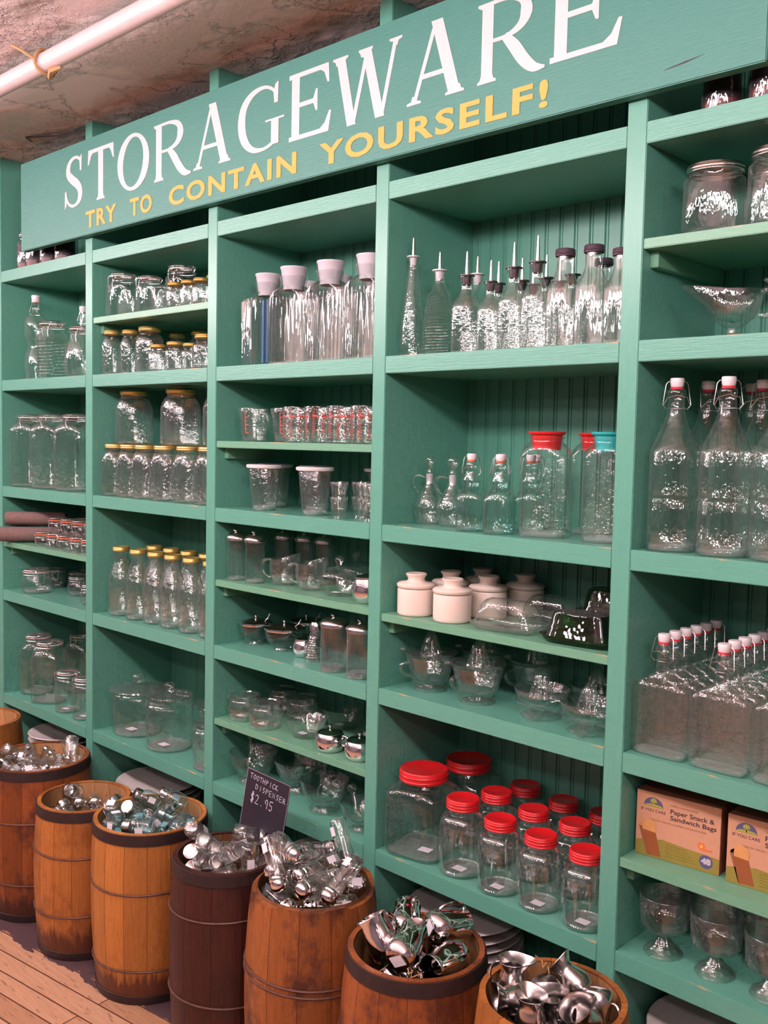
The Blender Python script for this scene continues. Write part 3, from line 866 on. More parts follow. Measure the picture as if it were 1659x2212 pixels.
def k_coneshk():
    t = E('cone_shaker')
    p = [(0, .003), (.026, .002), (.030, 0), (.031, .004)]
    for k in range(9): z = .01 + k * .006; q = .031 - .0011 * k; p += [(q - .001, z - .002), (q + .0006, z), (q - .001, z + .002)]
    p += [(.018, .070), (.016, .080)]
    obj('shaker_body', lathe('shaker_body', p, 30), M['glass_em'], t)
    obj('metal_top', lathe('metal_top', [(.017, .078), (.0185, .079), (.0185, .090), (.014, .100), (0, .103)], 24), M['chrome'], t); return t
def k_salt():
    t = E('glass_salt_cellar')
    p = [(0, .006), (.036, .004), (.041, 0), (.043, .004), (.043, .052), (.041, .055)]
    obj('jar_body', lathe('jar_body', p, 64, flutes(24, .012, .006, .05)), M['glass_rib'], t)
    l = obj('glass_lid', lathe('glass_lid', [(.041, 0), (.045, .001), (.046, .006), (.044, .011), (.036, .012), (.034, .009), (0, .009)], 36), M['glass_wave'], t); l.location = (0, 0, .056)
    sticker(0, -.012, .0095, .022, t); return t
def k_fluted():
    t = E('fluted_glass_bowl')
    p = [(0, .004), (.028, .003), (.033, 0), (.036, .004), (.044, .020), (.052, .038), (.058, .052), (.0615, .055), (.0575, .051), (.050, .037), (.034, .008), (0, .007)]
    obj('bowl_body', lathe('bowl_body', p, 60, flutes(16, .02, .008, .06)), M['glass_wave'], t); sticker(-.004, -.008, .0085, .024, t); return t
def k_steelcr():
    t = E('steel_creamer')
    p = [(0, 0), (.031, 0), (.034, .002), (.037, .012), (.0375, .028), (.034, .040), (.031, .044)]
    obj('pot_body', lathe('pot_body', p, 40), M['chrome'], t)
    l = obj('knob_lid', lathe('knob_lid', [(.0315, 0), (.032, .001), (.026, .005), (.006, .007), (.003, .009), (.003, .013), (.0055, .016), (.0045, .020), (0, .021)], 32), M['chrome'], t); l.location = (0, 0, .044)
    obj('handle', tube('handle', bez((.033, 0, .038), (.055, 0, .042), (.055, 0, .012), (.036, 0, .014), 10), .0024, 6), M['chrome'], t); return t
def k_mortar(k=1.0, lean=(.35, 0.2), name='mortar_and_pestle'):
    t = E(name)
    p = [(0, .006), (.034, .002), (.040, 0), (.042, .004), (.041, .010), (.034, .015), (.033, .019), (.046, .032), (.060, .055), (.066, .082), (.0675, .088), (.0655, .087), (.058, .058), (.040, .034), (0, .028)]
    obj('mortar_bowl', lathe('mortar_bowl', [(a * k, b * k) for a, b in p], 44), M['glass'], t)
    q = obj('pestle', lathe('pestle', [(a * k, b * k) for a, b in [(0, 0), (.012, .002), (.018, .010), (.0175, .022), (.011, .036), (.008, .052), (.0075, .078), (.008, .086), (.0135, .093), (.015, .101), (.012, .110), (0, .114)]], 28), M['glass_wave'], t, 'glass pestle standing in the bowl')
    q.location = (-.006 * k, 0, .031 * k); q.rotation_euler = (lean[0], lean[1], 0); return t
# --- oil bottles
def spout(t, h, r, collar='cork', flare=0, tip=.052, m='steel'):
    c = obj('pourer_collar', lathe('pourer_collar', [(r * .72, -.018), (r * .85, -.002), (r + .005, 0), (r + .005, .0025), (0, .003)], 18), M[collar], t); c.location = (0, 0, h)
    s = obj('pour_spout', lathe('pour_spout', [(.0042, 0), (.004, .010), (.0032, tip * .6), (.0022, tip - .001), (0, tip)], 10), M[m], t); s.location = (0, 0, h + .002)
def k_oil():
    t = E('oil_bottle')
    p = [(0, .006), (.021, .003), (.027, 0), (.0285, .004), (.0285, .03), (.0275, .07), (.021, .125), (.0145, .168), (.0105, .198), (.010, .212), (.012, .215), (.012, .222)]
    obj('bottle_body', lathe('bottle_body', p, 40, flutes(12, .02, .01, .12)), M['glass'], t); spout(t, .222, .010, tip=.042); return t
def k_ringed():
    t = E('ringed_oil_bottle')
    p = [(0, .006), (.028, .003), (.034, 0), (.036, .004)]
    for k in range(19):
        z = .012 + k * .0065; s = clamp01((z - .05) / .14); q = .036 - .019 * s**1.4
        p += [(q - .0006, z - .0022), (q + .0009, z), (q - .0006, z + .0022)]
    p += [(.0165, .145), (.0125, .160), (.011, .172), (.013, .176), (.013, .186)]
    obj('bottle_body', lathe('bottle_body', p, 32), M['glass_wave'], t); spout(t, .186, .012, tip=.040); return t
def k_sqoil():
    t = E('square_oil_bottle')
    p = [(0, .006), (.021, .003), (.025, 0), (.0265, .004), (.0265, .092), (.024, .104), (.017, .118), (.0125, .130), (.0115, .150), (.014, .153), (.014, .160)]
    obj('bottle_body', lathe('bottle_body', p, 36, square(4.5, 1, 1, .10, .125)), M['glass_em'], t); spout(t, .160, .012, 'seal', tip=.050); return t
def k_darkcap():
    t = E('ridged_bottle')
    p = [(0, .006), (.024, .003), (.029, 0), (.031, .004), (.031, .108), (.028, .120), (.021, .134), (.0165, .150), (.016, .176)]
    obj('bottle_body', lathe('bottle_body', p, 80, square(3.2, 1, 1, .115, .14, 20, .03, .01, .116)), M['glass_rib'], t)
    screw(.0195, .176, .015, 'darkcap', t, 'dark_cap', rings=1); return t
def k_cruet():
    t = E('stoppered_cruet')
    p = [(0, .005), (.022, .003), (.027, 0), (.030, .006), (.035, .030), (.034, .048), (.024, .070), (.013, .088), (.010, .100), (.0105, .112), (.019, .117)]
    obj('bottle_body', lathe('bottle_body', p, 32, flutes(8, .03, .01, .06)), M['glass_em'], t)
    obj('handle', tube('handle', bez((-.012, 0, .108), (-.045, 0, .125), (-.045, 0, .085), (-.024, 0, .072), 14), .0032, 8), M['glass_wave'], t)
    s = obj('stopper', lathe('stopper', [(0, -.022), (.007, -.02), (.0085, 0), (.0085, .004), (.006, .010), (.010, .018), (.0135, .026), (.0135, .034), (.009, .040), (0, .041)], 20), M['glass_wave'], t); s.location = (0, 0, .117)
    c = obj('frosted_plug', lathe('frosted_plug', [(0, .094), (.0075, .094), (.009, .116), (0, .117)], 16), M['cork'], t); return t
def k_jug(lid='red', name='lidded_glass_jug'):
    t = E(name)
    p = [(0, .006), (.038, .004), (.047, 0), (.049, .005), (.049, .165), (.047, .178), (.041, .188), (.034, .193), (.033, .198), (.037, .206)]
    obj('jug_body', lathe('jug_body', p, 44, square(4.2, 1, .85, .165, .188, 22, .006, .02, .10)), M['glass'], t)
    slug('thick_base', .043, .003, .008, t, shape=square(4.2, 1, .85, .165, .188))
    obj('grip_recess', lathe('grip_recess', [(0, .07), (.009, .075), (.0115, .085), (.0115, .158), (.008, .166), (0, .168)], 20), M['glass_wave'], t, loc=(.038, -.012, 0))
    rectlid(t, .036, .200, lid, .025); return t
# --- crocks and butter dishes
def k_crock():
    t = E('butter_crock')
    obj('crock_body', lathe('crock_body', [(0, 0), (.039, 0), (.042, .003), (.0425, .008), (.0425, .058), (.0415, .061), (.038, .062)], 44), M['cream'], t)
    l = obj('crock_lid', lathe('crock_lid', [(.040, 0), (.0425, .001), (.0445, .005), (.0445, .008), (.040, .012), (.024, .014), (.0195, .017), (.019, .022), (.023, .028), (.0245, .031), (.022, .033), (.012, .031), (0, .030)], 40), M['cream'], t); l.location = (0, 0, .062)
    return t
def k_butter(m='glass_wave', boxy=False):
    t = E('butter_dish')
    p = 5 if boxy else 4.2
    d = [(0, .003), (.060, .002), (.066, 0), (.074, .006), (.080, .014), (.0795, .016), (.068, .008), (0, .006)]
    obj('dish_base', lathe('dish_base', d, 60, square(p, 1, .58, 1, 2)), M[m], t)
    if boxy: c = [(.072, .012), (.070, .014), (.058, .058), (.055, .062), (.0, .064)]
    else: c = [(.072, .012), (.071, .015), (.064, .034), (.066, .036), (.056, .056), (.046, .064), (.02, .066), (0, .066)]
    obj('dish_cover', lathe('dish_cover', c, 60, square(p, 1, .56, 1, 2)), M[m], t)
    if boxy:
        for s in (-1, 1): obj('end_tab', join('end_tab', [boxv(s * .082 - .008, s * .082 + .008, -.014, .014, .010, .015)], False), M[m], t)
    return t
def reamer(t, z, k=1.0):
    q = obj('reamer_cone', lathe('reamer_cone', [(.026 * k, 0), (.023 * k, .006), (.018 * k, .028), (.013 * k, .044), (.007 * k, .054), (0, .058)], 50, flutes(12, .07)), M['glass_wave'], t); q.location = (0, 0, z)
def k_juicer():
    t = E('glass_juicer_cup')
    p = [(0, .005), (.034, .003), (.039, 0), (.041, .004), (.038, .012), (.036, .018), (.044, .026), (.053, .060), (.057, .078), (.056, .079), (.050, .060), (.038, .026), (0, .020)]
    obj('cup_body', lathe('cup_body', p, 44), M['glass'], t)
    d = [(.026, .079), (.05, .077), (.058, .080), (.0615, .086), (.0625, .088), (.0605, .088), (.055, .083), (.026, .081)]
    obj('reamer_dish', lathe('reamer_dish', d, 44), M['glass_wave'], t); reamer(t, .080)
    obj('handle', tube('handle', bez((-.036, -.040, .060), (-.050, -.062, .064), (-.046, -.056, .030), (-.030, -.034, .030), 10), .0045, 8), M['glass_wave'], t)
    obj('spout_lip', tube('spout_lip', [(-.055, -.02, .084), (-.070, -.026, .086)], .005, 8), M['glass_wave'], t); return t
def k_juicer_s():
    t = E('squat_glass_juicer')
    p = [(0, .005), (.036, .003), (.042, 0), (.044, .004), (.042, .012), (.052, .024), (.055, .034), (.050, .038), (.054, .044), (.058, .058), (.0575, .060), (.052, .046), (.030, .040), (0, .040)]
    obj('bowl_body', lathe('bowl_body', p, 44), M['glass_wave'], t); reamer(t, .041, 1.05)
    obj('handle', join('handle', [boxv(-.006, .006, -.062, -.042, .004, .026)], False), M['glass_wave'], t, loc=(.012, 0, 0)); return t
# --- red lid jars
def k_redbig():
    t = E('large_red_lid_jar')
    obj('jar_body', lathe('jar_body', jar_profile(.072, .175, .052, .135, .008), 52, square(5.5, 1, 1, .14, .165)), M['glass'], t)
    slug('thick_base', .066, .004, .007, t, shape=square(5.5, 1, 1, .14, .165))
    screw(.0565, .170, .026, 'red', t, 'red_lid', seg=44); sticker(.02, -.02, .012, .03, t); return t
def k_redsmall():
    t = E('red_lid_jar')
    obj('jar_body', lathe('jar_body', jar_profile(.0465, .135, .029, .096, .005), 60, flutes(20, .012, .012, .1)), M['glass_rib'], t)
    slug('thick_base', .041, .003, .006, t)
    screw(.0335, .130, .022, 'red', t, 'red_lid', rings=3, seg=40); sticker(.006, -.014, .010, .026, t); return t
def k_wide():
    t = E('wide_mouth_jar')
    obj('jar_body', lathe('jar_body', jar_profile(.050, .108, .042, .086, .005), 48, square(3.2, 1, 1, .085, .1)), M['glass_wave'], t)
    slug('thick_base', .044, .003, .005, t); screw(.0455, .102, .014, 'steel', t, 'metal_lid', rings=2); return t
def k_gravy():
    t = E('glass_gravy_boat')
    p = [(0, .010), (.018, .006), (.024, 0), (.025, .003), (.012, .010), (.011, .018), (.020, .024), (.034, .036), (.041, .056), (.044, .080), (.043, .082), (.038, .056), (.026, .034), (0, .028)]
    v, f = lat(p, 48)
    o = []
    for x, y, z in v:
        k = clamp01((z - .035) / .045)
        if x < 0: x = x * (1 + 1.05 * k * k); z += .014 * k * clamp01(-x / .08)
        else: x *= 1 + .15 * k
        o.append((x, y * (1 - .35 * k * clamp01(-x / .07)), z))
    obj('boat_body', newmesh('boat_body', o, f), M['glass_wave'], t)
    obj('handle', tube('handle', bez((.044, 0, .078), (.095, 0, .105), (.085, 0, .03), (.040, 0, .040), 16), .0055, 10), M['glass_wave'], t); return t
def k_trifle():
    t = E('footed_trifle_glass')
    p = [(0, .012), (.030, .002), (.035, 0), (.036, .002), (.030, .008), (.018, .018), (.010, .030), (.010, .036), (.020, .040), (.040, .050), (.0445, .058), (.047, .112), (.0462, .113), (.0435, .060), (.036, .052), (0, .046)]
    obj('glass_body', lathe('glass_body', p, 44), M['glass'], t)
    obj('foot_ribs', lathe('foot_ribs', [(.032, .0075), (.018, .0185), (.0105, .030)], 48, flutes(12, .05)), M['glass_em'], t); return t
# ------------------------------------------------------------------ bay 0 (far left)
Z1, Z2 = 1.062, 1.066
series(k_figural(), [(-3.345, .08)], ZA, 'waisted figural clear bottle with white swing stopper at the far left', 'bottle', scale=1.1)
series(k_swing0(), [(-3.185, .175)], ZA, 'clear swing-top bottle standing behind the ribbed clamp jar', 'bottle')
series(k_ribclamp(), [(-3.205, .07)], ZA, 'clear clamp-lid jar with horizontal rings, beside the waisted bottle', 'jar')
series(k_roundclamp(), [(-3.005, .065)], ZA, 'round-shouldered clamp-lid jar partly behind an upright, above the big square jars', 'jar')
series(k_bigclamp(), [(-3.372, .075), (-3.215, .075), (-3.055, .08)], ZB, ords('big square clear clamp-lid jar', 3, 'of the three above the burlap rolls'), 'jar', 'big square clamp jars', rz=[.5, .45, .4])
G = 'mini jars with orange gaskets'
mlo = [(-3.22, .045), (-3.14, .045), (-3.06, .045), (-2.98, .045), (-2.90, .045), (-3.18, .125), (-3.10, .125), (-3.02, .125)]
mini = series(k_mini(), mlo, Z1, 'small clear jar with orange gasket in the lower layer beside the burlap rolls', 'jar', G, rz=[.2, -.1, .3, 0, .2, .1, .4, 0])
more(mini[0], [(-3.15, .060), (-3.07, .062), (-2.99, .060), (-2.91, .062), (-3.09, .135)], Z1 + .054, 'small clear jar with orange gasket in the upper layer beside the burlap rolls', G, .2)
lc = series(k_lowclamp(), [(-3.315, .065)], ZC, 'largest squat clamp-lid jar, in front at left on its shelf', 'jar', 'squat clamp-lid jars', rz=2.9)
lcs = [(-3.395, .175), (-3.27, .21), (-3.165, .15), (-3.075, .21), (-2.965, .09)]
more(lc[0], lcs, ZC, ['squat clamp-lid jar behind the largest one, far left'] + ords('small squat jar', 4, 'of those in shadow'), 'squat clamp-lid jars', 2.7, .80)
series(k_tallclamp(), [(-3.375, .10), (-3.235, .072), (-3.29, .23), (-3.13, .22)], ZD, ['tall clear clamp-lid jar, front left above the leftmost barrel', 'tall clear clamp-lid jar, second from left in front, lid tilted up to view', 'tall clamp-lid jar in the dark behind the two front tall jars', 'tall clamp-lid jar in the dark, right of the other back one'], 'jar', 'tall clamp-lid jars', rz=[2.2, 2.3, 2.0, 2.1])
series(k_shortclamp(), [(-3.075, .055), (-2.955, .055)], ZD, ords('short clear clamp-lid jar with sticker', 2, 'beside the tall jars'), 'jar', 'short clamp-lid jars', rz=.4)
# rolled burlap
M['burlap'] = simple('grey brown burlap', (.20, .125, .11), .9, 0, .35, 220, .8)
def roll(x, y, z, r, ln, ax, label):
    pts = []
    n = 46
    for i in range(n):
        a = i / n * 2 * pi * 2.6; q = r * (.35 + .65 * i / n)
        pts.append((q * cos(a), q * sin(a), .0022))
    V = []
    for px, pz, _ in pts:
        q = math.hypot(px, pz) or 1
        for k in (1, -1):
            for yy in (0, ln): V.append((px + px / q * .0015 * k, yy, pz + pz / q * .0015 * k))
    F = []
    for i in range(n - 1):
        a, b = 4 * i, 4 * i + 4
        F += [(a, a + 1, b + 1, b), (a + 2, b + 2, b + 3, a + 3), (a, b, b + 2, a + 2), (a + 1, a + 3, b + 3, b + 1)]
    me = newmesh('burlap_roll', V, F)
    o = obj('burlap_roll', me, M['burlap']); o.location = (x, y, z + r); o.rotation_euler = (0, 0, ax)
    tag(o, label, 'cloth roll', 'rolled burlap')
roll(-3.412, -.03, 1.062, .029, .21, -.62, 'rolled grey brown burlap, lower roll at far left')
roll(-3.418, .0, 1.121, .026, .21, -.70, 'rolled grey brown burlap, upper roll lying on another roll')

# ------------------------------------------------------------------ bay 1
ZM = 1.820
hx = series(k_hex(), [(-2.745, .065)], ZM, 'hexagonal clamp-lid jar at left on the top thin shelf', 'jar', 'hexagonal clamp-lid jars', rz=.3)
more(hx[0], [(-2.475, .10)], ZM, 'hexagonal clamp-lid jar behind the tiny gold-lid jars', 'hexagonal clamp-lid jars', .1)
more(hx[0], [(-2.70, .19), (-2.585, .06), (-2.36, .20)], ZM, ['smaller clamp-lid jar behind the leftmost hexagonal jar', 'smaller clamp-lid jar between the two hexagonal jars', 'smaller clamp-lid jar at the right behind the tiny gold-lid jars'], 'hexagonal clamp-lid jars', .5, .82)
series(k_gold(.0275, .073, .019), [(-2.410, .032), (-2.345, .034), (-2.283, .032), (-2.30, .095)], ZM, ords('tiny gold-lid jar', 4, 'on the top thin shelf'), 'jar', 'tiny gold-lid jars', scale=[1, 1, 1, 1.25])
series(k_gold(.029, .138, .022, 3.5), [(-2.775, .045), (-2.708, .07), (-2.66, .21), (-2.54, .21), (-2.44, .21)], ZA, ['slim gold-lid canning jar, leftmost under the hexagonal jars', 'slim gold-lid canning jar touching the leftmost one', 'gold-lid canning jar in the dark, leftmost of the back row', 'gold-lid canning jar in the dark, middle of the back row', 'gold-lid canning jar in the dark, right of the back row'], 'jar', 'slim gold-lid canning jars')
series(k_gold(.043, .143, .030), [(-2.624, .085)], ZA, 'wider gold-lid canning jar beside the slim ones', 'jar')
series(k_gold(.031, .080, .022), [(-2.505, .04), (-2.424, .045), (-2.347, .045), (-2.272, .04)], ZA, ords('short gold-lid jar', 4, 'of the front row below the tiny jars'), 'jar', 'short gold-lid jars', scale=[1, 1.05, .95, 1.2])
gt = series(k_gold(.040, .163, .030, 3.6), [(-2.768, .055), (-2.680, .055), (-2.588, .050), (-2.480, .048), (-2.375, .055), (-2.268, .055)], ZB, ords('square gold-lid canning jar', 6, 'of the lower front layer'), 'jar', 'lower layer of canning jars', rz=.35)
more(gt[0], [(-2.74, .16), (-2.63, .17), (-2.50, .16), (-2.38, .17), (-2.27, .17)], ZB, 'square gold-lid canning jar in the hidden back row of the lower layer', 'lower layer of canning jars', .3)
series(k_gold(.056, .168, .040, 2.6), [(-2.735, .10), (-2.478, .10), (-2.610, .20), (-2.355, .20), (-2.265, .10)], ZB + .1635, ['big embossed gold-lid jar, left one stacked in front', 'big embossed gold-lid jar, second one stacked in front', 'big gold-lid jar stacked behind between the two front ones', 'big gold-lid jar stacked behind at right', 'big gold-lid jar stacked in front, cut off by the upright'], 'jar', 'upper layer of canning jars')
mk = series(k_milk(), [(-2.735, .055), (-2.635, .055), (-2.545, .06), (-2.455, .06), (-2.360, .06), (-2.262, .06)], ZC, ords('gold-capped glass milk bottle', 6, 'of the front row'), 'bottle', 'milk bottles')
more(mk[0], [(-2.70, .155), (-2.605, .155), (-2.51, .155), (-2.415, .155), (-2.315, .155)], ZC, ords('gold-capped glass milk bottle', 5, 'of the row behind'), 'milk bottles')
series(k_cookie1(), [(-2.705, .10), (-2.405, .208)], ZD, ['wide lidded glass jar with broad flanged lid, left on the lowest shelf', 'wide lidded glass jar in the dark behind the narrower lidded jar'], 'jar', 'wide flanged glass jars', scale=[1, .92])
series(k_cookie2(), [(-2.505, .085), (-2.26, .07)], ZD, ['lidded glass jar with a sticker in its base, right of the wide flanged one', 'narrow lidded glass jar at the right, cut off by the upright'], 'jar', 'ribbed-neck lidded glass jars', scale=[1, .82])

# ------------------------------------------------------------------ bay 2
pt = series(k_pitcher(), [(-2.050, .080), (-1.915, .052), (-1.778, .052), (-1.641, .052)], ZA, ords('ribbed glass water bottle with pale plug lid', 4, 'of the front row'), 'bottle', 'ribbed water bottles', rz=[1.35, .06, .06, .06])
more(pt[0], [(-2.06, .225), (-1.915, .21), (-1.775, .21)], ZA, ords('ribbed glass water bottle with pale plug lid', 3, 'of the row behind'), 'ribbed water bottles', .1)
st = thing('blue_straw', 'long blue plastic strips standing inside the leftmost ribbed water bottle', 'straws', (-2.050, .080, ZA + .012))
obj('strip', join('strip', [boxv(-.016, -.008, -.008, -.002, 0, .165), boxv(.006, .012, -.010, -.004, 0, .165), boxv(.0, .003, .0, .006, 0, .16)], False), M['blue'], st)
series(k_mcup(), [(-2.078, .06), (-1.978, .09)], 1.444, ords('glass measuring cup with red printed scale', 2, 'beside the straight beakers'), 'measuring cup', 'glass measuring cups', rz=[-.5, -.35])
series(k_mbeak(), [(-1.893, .050), (-1.805, .045), (-1.723, .045), (-1.641, .045), (-1.85, .135), (-1.765, .135)], 1.444, ['straight glass measuring beaker with red scale, leftmost in front', 'straight glass measuring beaker, second from left in front', 'straight glass measuring beaker, third from left in front', 'straight glass measuring beaker, rightmost in front by the upright', 'straight glass measuring beaker behind, left of two', 'straight glass measuring beaker behind, right of two'], 'measuring beaker', 'straight measuring beakers', rz=[0, .1, .2, 0, .3, .1])
series(k_beaker(), [(-2.030, .058), (-1.830, .058), (-2.10, .155), (-1.93, .155), (-1.72, .19), (-1.64, .235)], ZB, ['tapered mixing glass with white lid, left one in front', 'tapered mixing glass with white lid, right one in front by the shot glasses', 'tapered mixing glass with white lid, far left behind', 'tapered mixing glass with white lid, behind between the front two', 'tapered mixing glass with white lid in the dark behind the shot glasses', 'tapered mixing glass with white lid, deepest in the dark corner'], 'glass', 'white-lidded mixing glasses')
sg = series(k_shot(), [(-1.712, .030), (-1.660, .065), (-1.612, .035), (-1.700, .090), (-1.612, .110)], ZB, ['shot glass, bottom of the leftmost nested pair', 'shot glass, bottom of the middle nested pair', 'shot glass, bottom of the rightmost nested pair', 'shot glass, bottom of the back left nested pair', 'shot glass, bottom of the back right nested pair'], 'shot glass', 'nested shot glasses')
more(sg[0], [(-1.712, .030), (-1.660, .065), (-1.612, .035), (-1.700, .090), (-1.612, .110)], ZB + .036, ['shot glass, top of the leftmost nested pair', 'shot glass, top of the middle nested pair', 'shot glass, top of the rightmost nested pair', 'shot glass, top of the back left nested pair', 'shot glass, top of the back right nested pair'], 'nested shot glasses')
pp = series(k_pourer(), [(-2.128, .045), (-2.055, .05), (-2.08, .17), (-2.00, .18), (-1.92, .18)], Z2, ['metal-topped glass sugar pourer, leftmost in front', 'metal-topped glass sugar pourer, second in front beside the creamers', 'metal-topped sugar pourer in the dark, left of three', 'metal-topped sugar pourer in the dark, middle of three', 'metal-topped sugar pourer in the dark, right of three'], 'sugar pourer', 'glass sugar pourers')
series(k_creamer(), [(-1.980, .085), (-1.868, .080)], Z2, ords('clear glass creamer jug with loop handle', 2, 'beside the sugar pourers'), 'creamer', 'glass creamers', rz=[.5, .55])
series(k_ballsugar(), [(-1.757, .078), (-1.81, .19), (-1.69, .20)], Z2, ['clear glass sugar bowl with ball knob, in front by the steel jar', 'clear glass sugar bowl with ball knob, left in the shadow behind', 'clear glass sugar bowl with ball knob, right in the shadow behind'], 'sugar bowl', 'glass sugar bowls')
series(k_steeljar(), [(-1.635, .055)], Z2, 'rounded shiny steel jar at the right end, cut off by the upright', 'jar')
series(k_rimbowl(), [(-2.105, .095), (-2.03, .215)], ZC, ['small glass sugar bowl with chrome rim, leftmost', 'small glass sugar bowl with chrome rim behind the bigger one'], 'sugar bowl', 'chrome-rimmed sugar bowls')
series(k_rimbowl(.052, 'large_rimmed_sugar_bowl'), [(-1.995, .105)], ZC, 'larger glass sugar bowl with chrome rim and spoon in front', 'sugar bowl')
series(k_coneshk(), [(-1.845, .085)], ZC, 'small ringed glass cone shaker with chrome top', 'shaker')
o = series(k_steeljar(), [(-1.902, .09)], ZC, 'small shiny steel pot beside the ringed cone shaker', 'pot', scale=.75)
series(k_strawjar(), [(-1.735, .045), (-1.642, .045)], ZC, ords('ribbed glass straw jar with metal lid', 2, 'at the right'), 'jar', 'ribbed straw jars', scale=[1.06, 1.06])
series(k_salt(), [(-2.112, .062), (-2.010, .055), (-1.985, .165), (-2.09, .185)], .681, ['low ribbed glass salt cellar, left one in front', 'low ribbed glass salt cellar, right one in front', 'low ribbed glass salt cellar in the dark at right behind', 'low ribbed glass salt cellar in the dark at left behind'], 'salt cellar', 'glass salt cellars')
series(k_fluted(), [(-1.872, .078), (-1.865, .205)], .681, ['fluted glass bowl in front between the salt cellars and steel pots', 'fluted glass bowl in the dark behind the front fluted bowl'], 'bowl', 'fluted bowls')
series(k_steelcr(), [(-1.748, .048), (-1.650, .055), (-1.685, .150)], .681, ['small shiny steel pot with knob lid, left one in front', 'small shiny steel pot with knob lid, right one in front by the upright', 'small shiny steel pot with knob lid, behind the front two'], 'pot', 'knob-lidded steel pots', rz=[.4, .3, .3])
series(k_mortar(1.0, (-.25, -.42)), [(-2.085, .078)], ZD, 'leftmost glass mortar with its pestle leaning left, behind the price card', 'mortar')
series(k_mortar(1.0, (.10, .12), ), [(-1.950, .125)], ZD, 'glass mortar with upright pestle just right of the price card', 'mortar')
series(k_mortar(.95, (-.02, -.02)), [(-1.797, .078)], ZD, 'glass mortar with an upright pestle, second from right', 'mortar')
series(k_mortar(.78, (-.18, -.60)), [(-1.645, .06)], ZD, 'smallest glass mortar at the right, its pestle leaning left', 'mortar')

# ------------------------------------------------------------------ bay 3
series(k_oil(), [(-1.505, .05)], ZA, 'tall slender cone-shaped oil bottle with steel spout, leftmost', 'bottle')
series(k_ringed(), [(-1.436, .062), (-1.40, .15)], ZA, ['oil bottle with horizontal rings and spout, in front', 'oil bottle with horizontal rings and spout, behind the front one'], 'bottle', 'ringed oil bottles')
series(k_sqoil(), [(-1.345, .045), (-1.280, .045), (-1.221, .045), (-1.163, .045), (-1.325, .13), (-1.262, .13), (-1.200, .13), (-1.135, .13), (-1.29, .21), (-1.22, .21)], ZA, ords('square oil bottle with dark collar and steel spout', 4, 'in front') + ords('square oil bottle with steel spout', 4, 'of the middle row') + ords('square oil bottle with steel spout', 2, 'in the deepest row'), 'bottle', 'square oil bottles', rz=.3, scale=[1.02, .9, 1.04, 1.07, .97, .97, .97, .97, 1, 1])
series(k_darkcap(), [(-1.098, .045), (-1.033, .045), (-.972, .045), (-1.063, .13), (-.995, .13)], ZA, ords('ridged clear bottle with dark screw cap', 3, 'in front') + ords('ridged clear bottle with dark screw cap', 2, 'behind'), 'bottle', 'dark-capped ridged bottles', rz=.0, scale=[1, 1.0, .93, .95, .95])
series(k_cruet(), [(-1.493, .11), (-1.415, .10)], ZB, ords('small glass cruet with handle and ball stopper', 2, 'in the corner'), 'cruet', 'glass cruets', rz=.55)
series(k_teal(), [(-1.322, .050), (-1.245, .050), (-1.305, .135), (-1.228, .135), (-1.27, .215)], ZB, ['small pale teal swing-top bottle, left one in front', 'small pale teal swing-top bottle, right one in front', 'small pale teal swing-top bottle, left one in the middle row', 'small pale teal swing-top bottle, right one in the middle row', 'small pale teal swing-top bottle at the very back'], 'bottle', 'teal swing-top bottles', rz=[.6, .3, .5, .5, .6])
series(k_jug(), [(-1.148, .075), (-1.115, .21)], ZB, ['large clear jug with red plug lid, in front', 'large clear jug with red plug lid, behind the front one'], 'jug', 'red-lidded jugs', rz=[.35, .3])
series(k_jug('cyan', 'lidded_glass_jug'), [(-1.005, .085)], ZB, 'large clear jug with turquoise plug lid beside the upright', 'jug', rz=.35)
series(k_crock(), [(-1.478, .055), (-1.370, .055), (-1.455, .15), (-1.348, .155), (-1.435, .245), (-1.31, .245)], 1.059, ['cream stoneware butter crock, front left', 'cream stoneware butter crock, front right beside the clear butter dish', 'cream butter crock, left of the middle row', 'cream butter crock, right of the middle row', 'cream butter crock, left of the back row', 'cream butter crock, right of the back row'], 'crock', 'cream butter crocks')
series(k_butter(), [(-1.222, .062), (-1.185, .175)], 1.059, ['clear glass covered butter dish in front', 'clear glass covered butter dish behind the front one'], 'butter dish', 'clear butter dishes', rz=[.12, .0])
series(k_butter('dkgreen', True), [(-1.040, .065), (-1.030, .175)], 1.059, ['dark green glass butter dish in front', 'dark green glass butter dish standing behind, raised on another dish'], 'butter dish', 'green butter dishes', rz=[.10, .0])
bx = obj('glass_dish', lathe('glass_dish', [(0, .003), (.058, .002), (.062, 0), (.070, .010), (.072, .034), (.069, .0355), (.066, .012), (0, .008)], 60, square(5, 1, .58, 1, 2)), M['dkgreen']); bx.location = (-1.030, .175, 1.059)
tag(bx, 'dark green glass dish under the rear green butter dish', 'dish')
bpy.data.objects['butter_dish.003'].location.z += .036
series(k_juicer(), [(-1.455, .085), (-1.312, .080), (-1.395, .215), (-1.245, .205)], ZC, ['glass cup juicer with ridged cone, left one in front', 'glass cup juicer with ridged cone, right one in front', 'glass cup juicer in the dark, left one behind', 'glass cup juicer in the dark, right one behind'], 'juicer', 'glass cup juicers', rz=[.0, .4, 0, 0])
series(k_juicer_s(), [(-1.150, .090), (-1.022, .068), (-1.09, .205), (-.985, .19)], ZC, ['squat glass juicer, left one in front', 'squat glass juicer, right one in front by the upright', 'squat glass juicer in the dark, left one behind', 'squat glass juicer in the dark, right one behind'], 'juicer', 'squat glass juicers', rz=[0, .1, 0, 0])
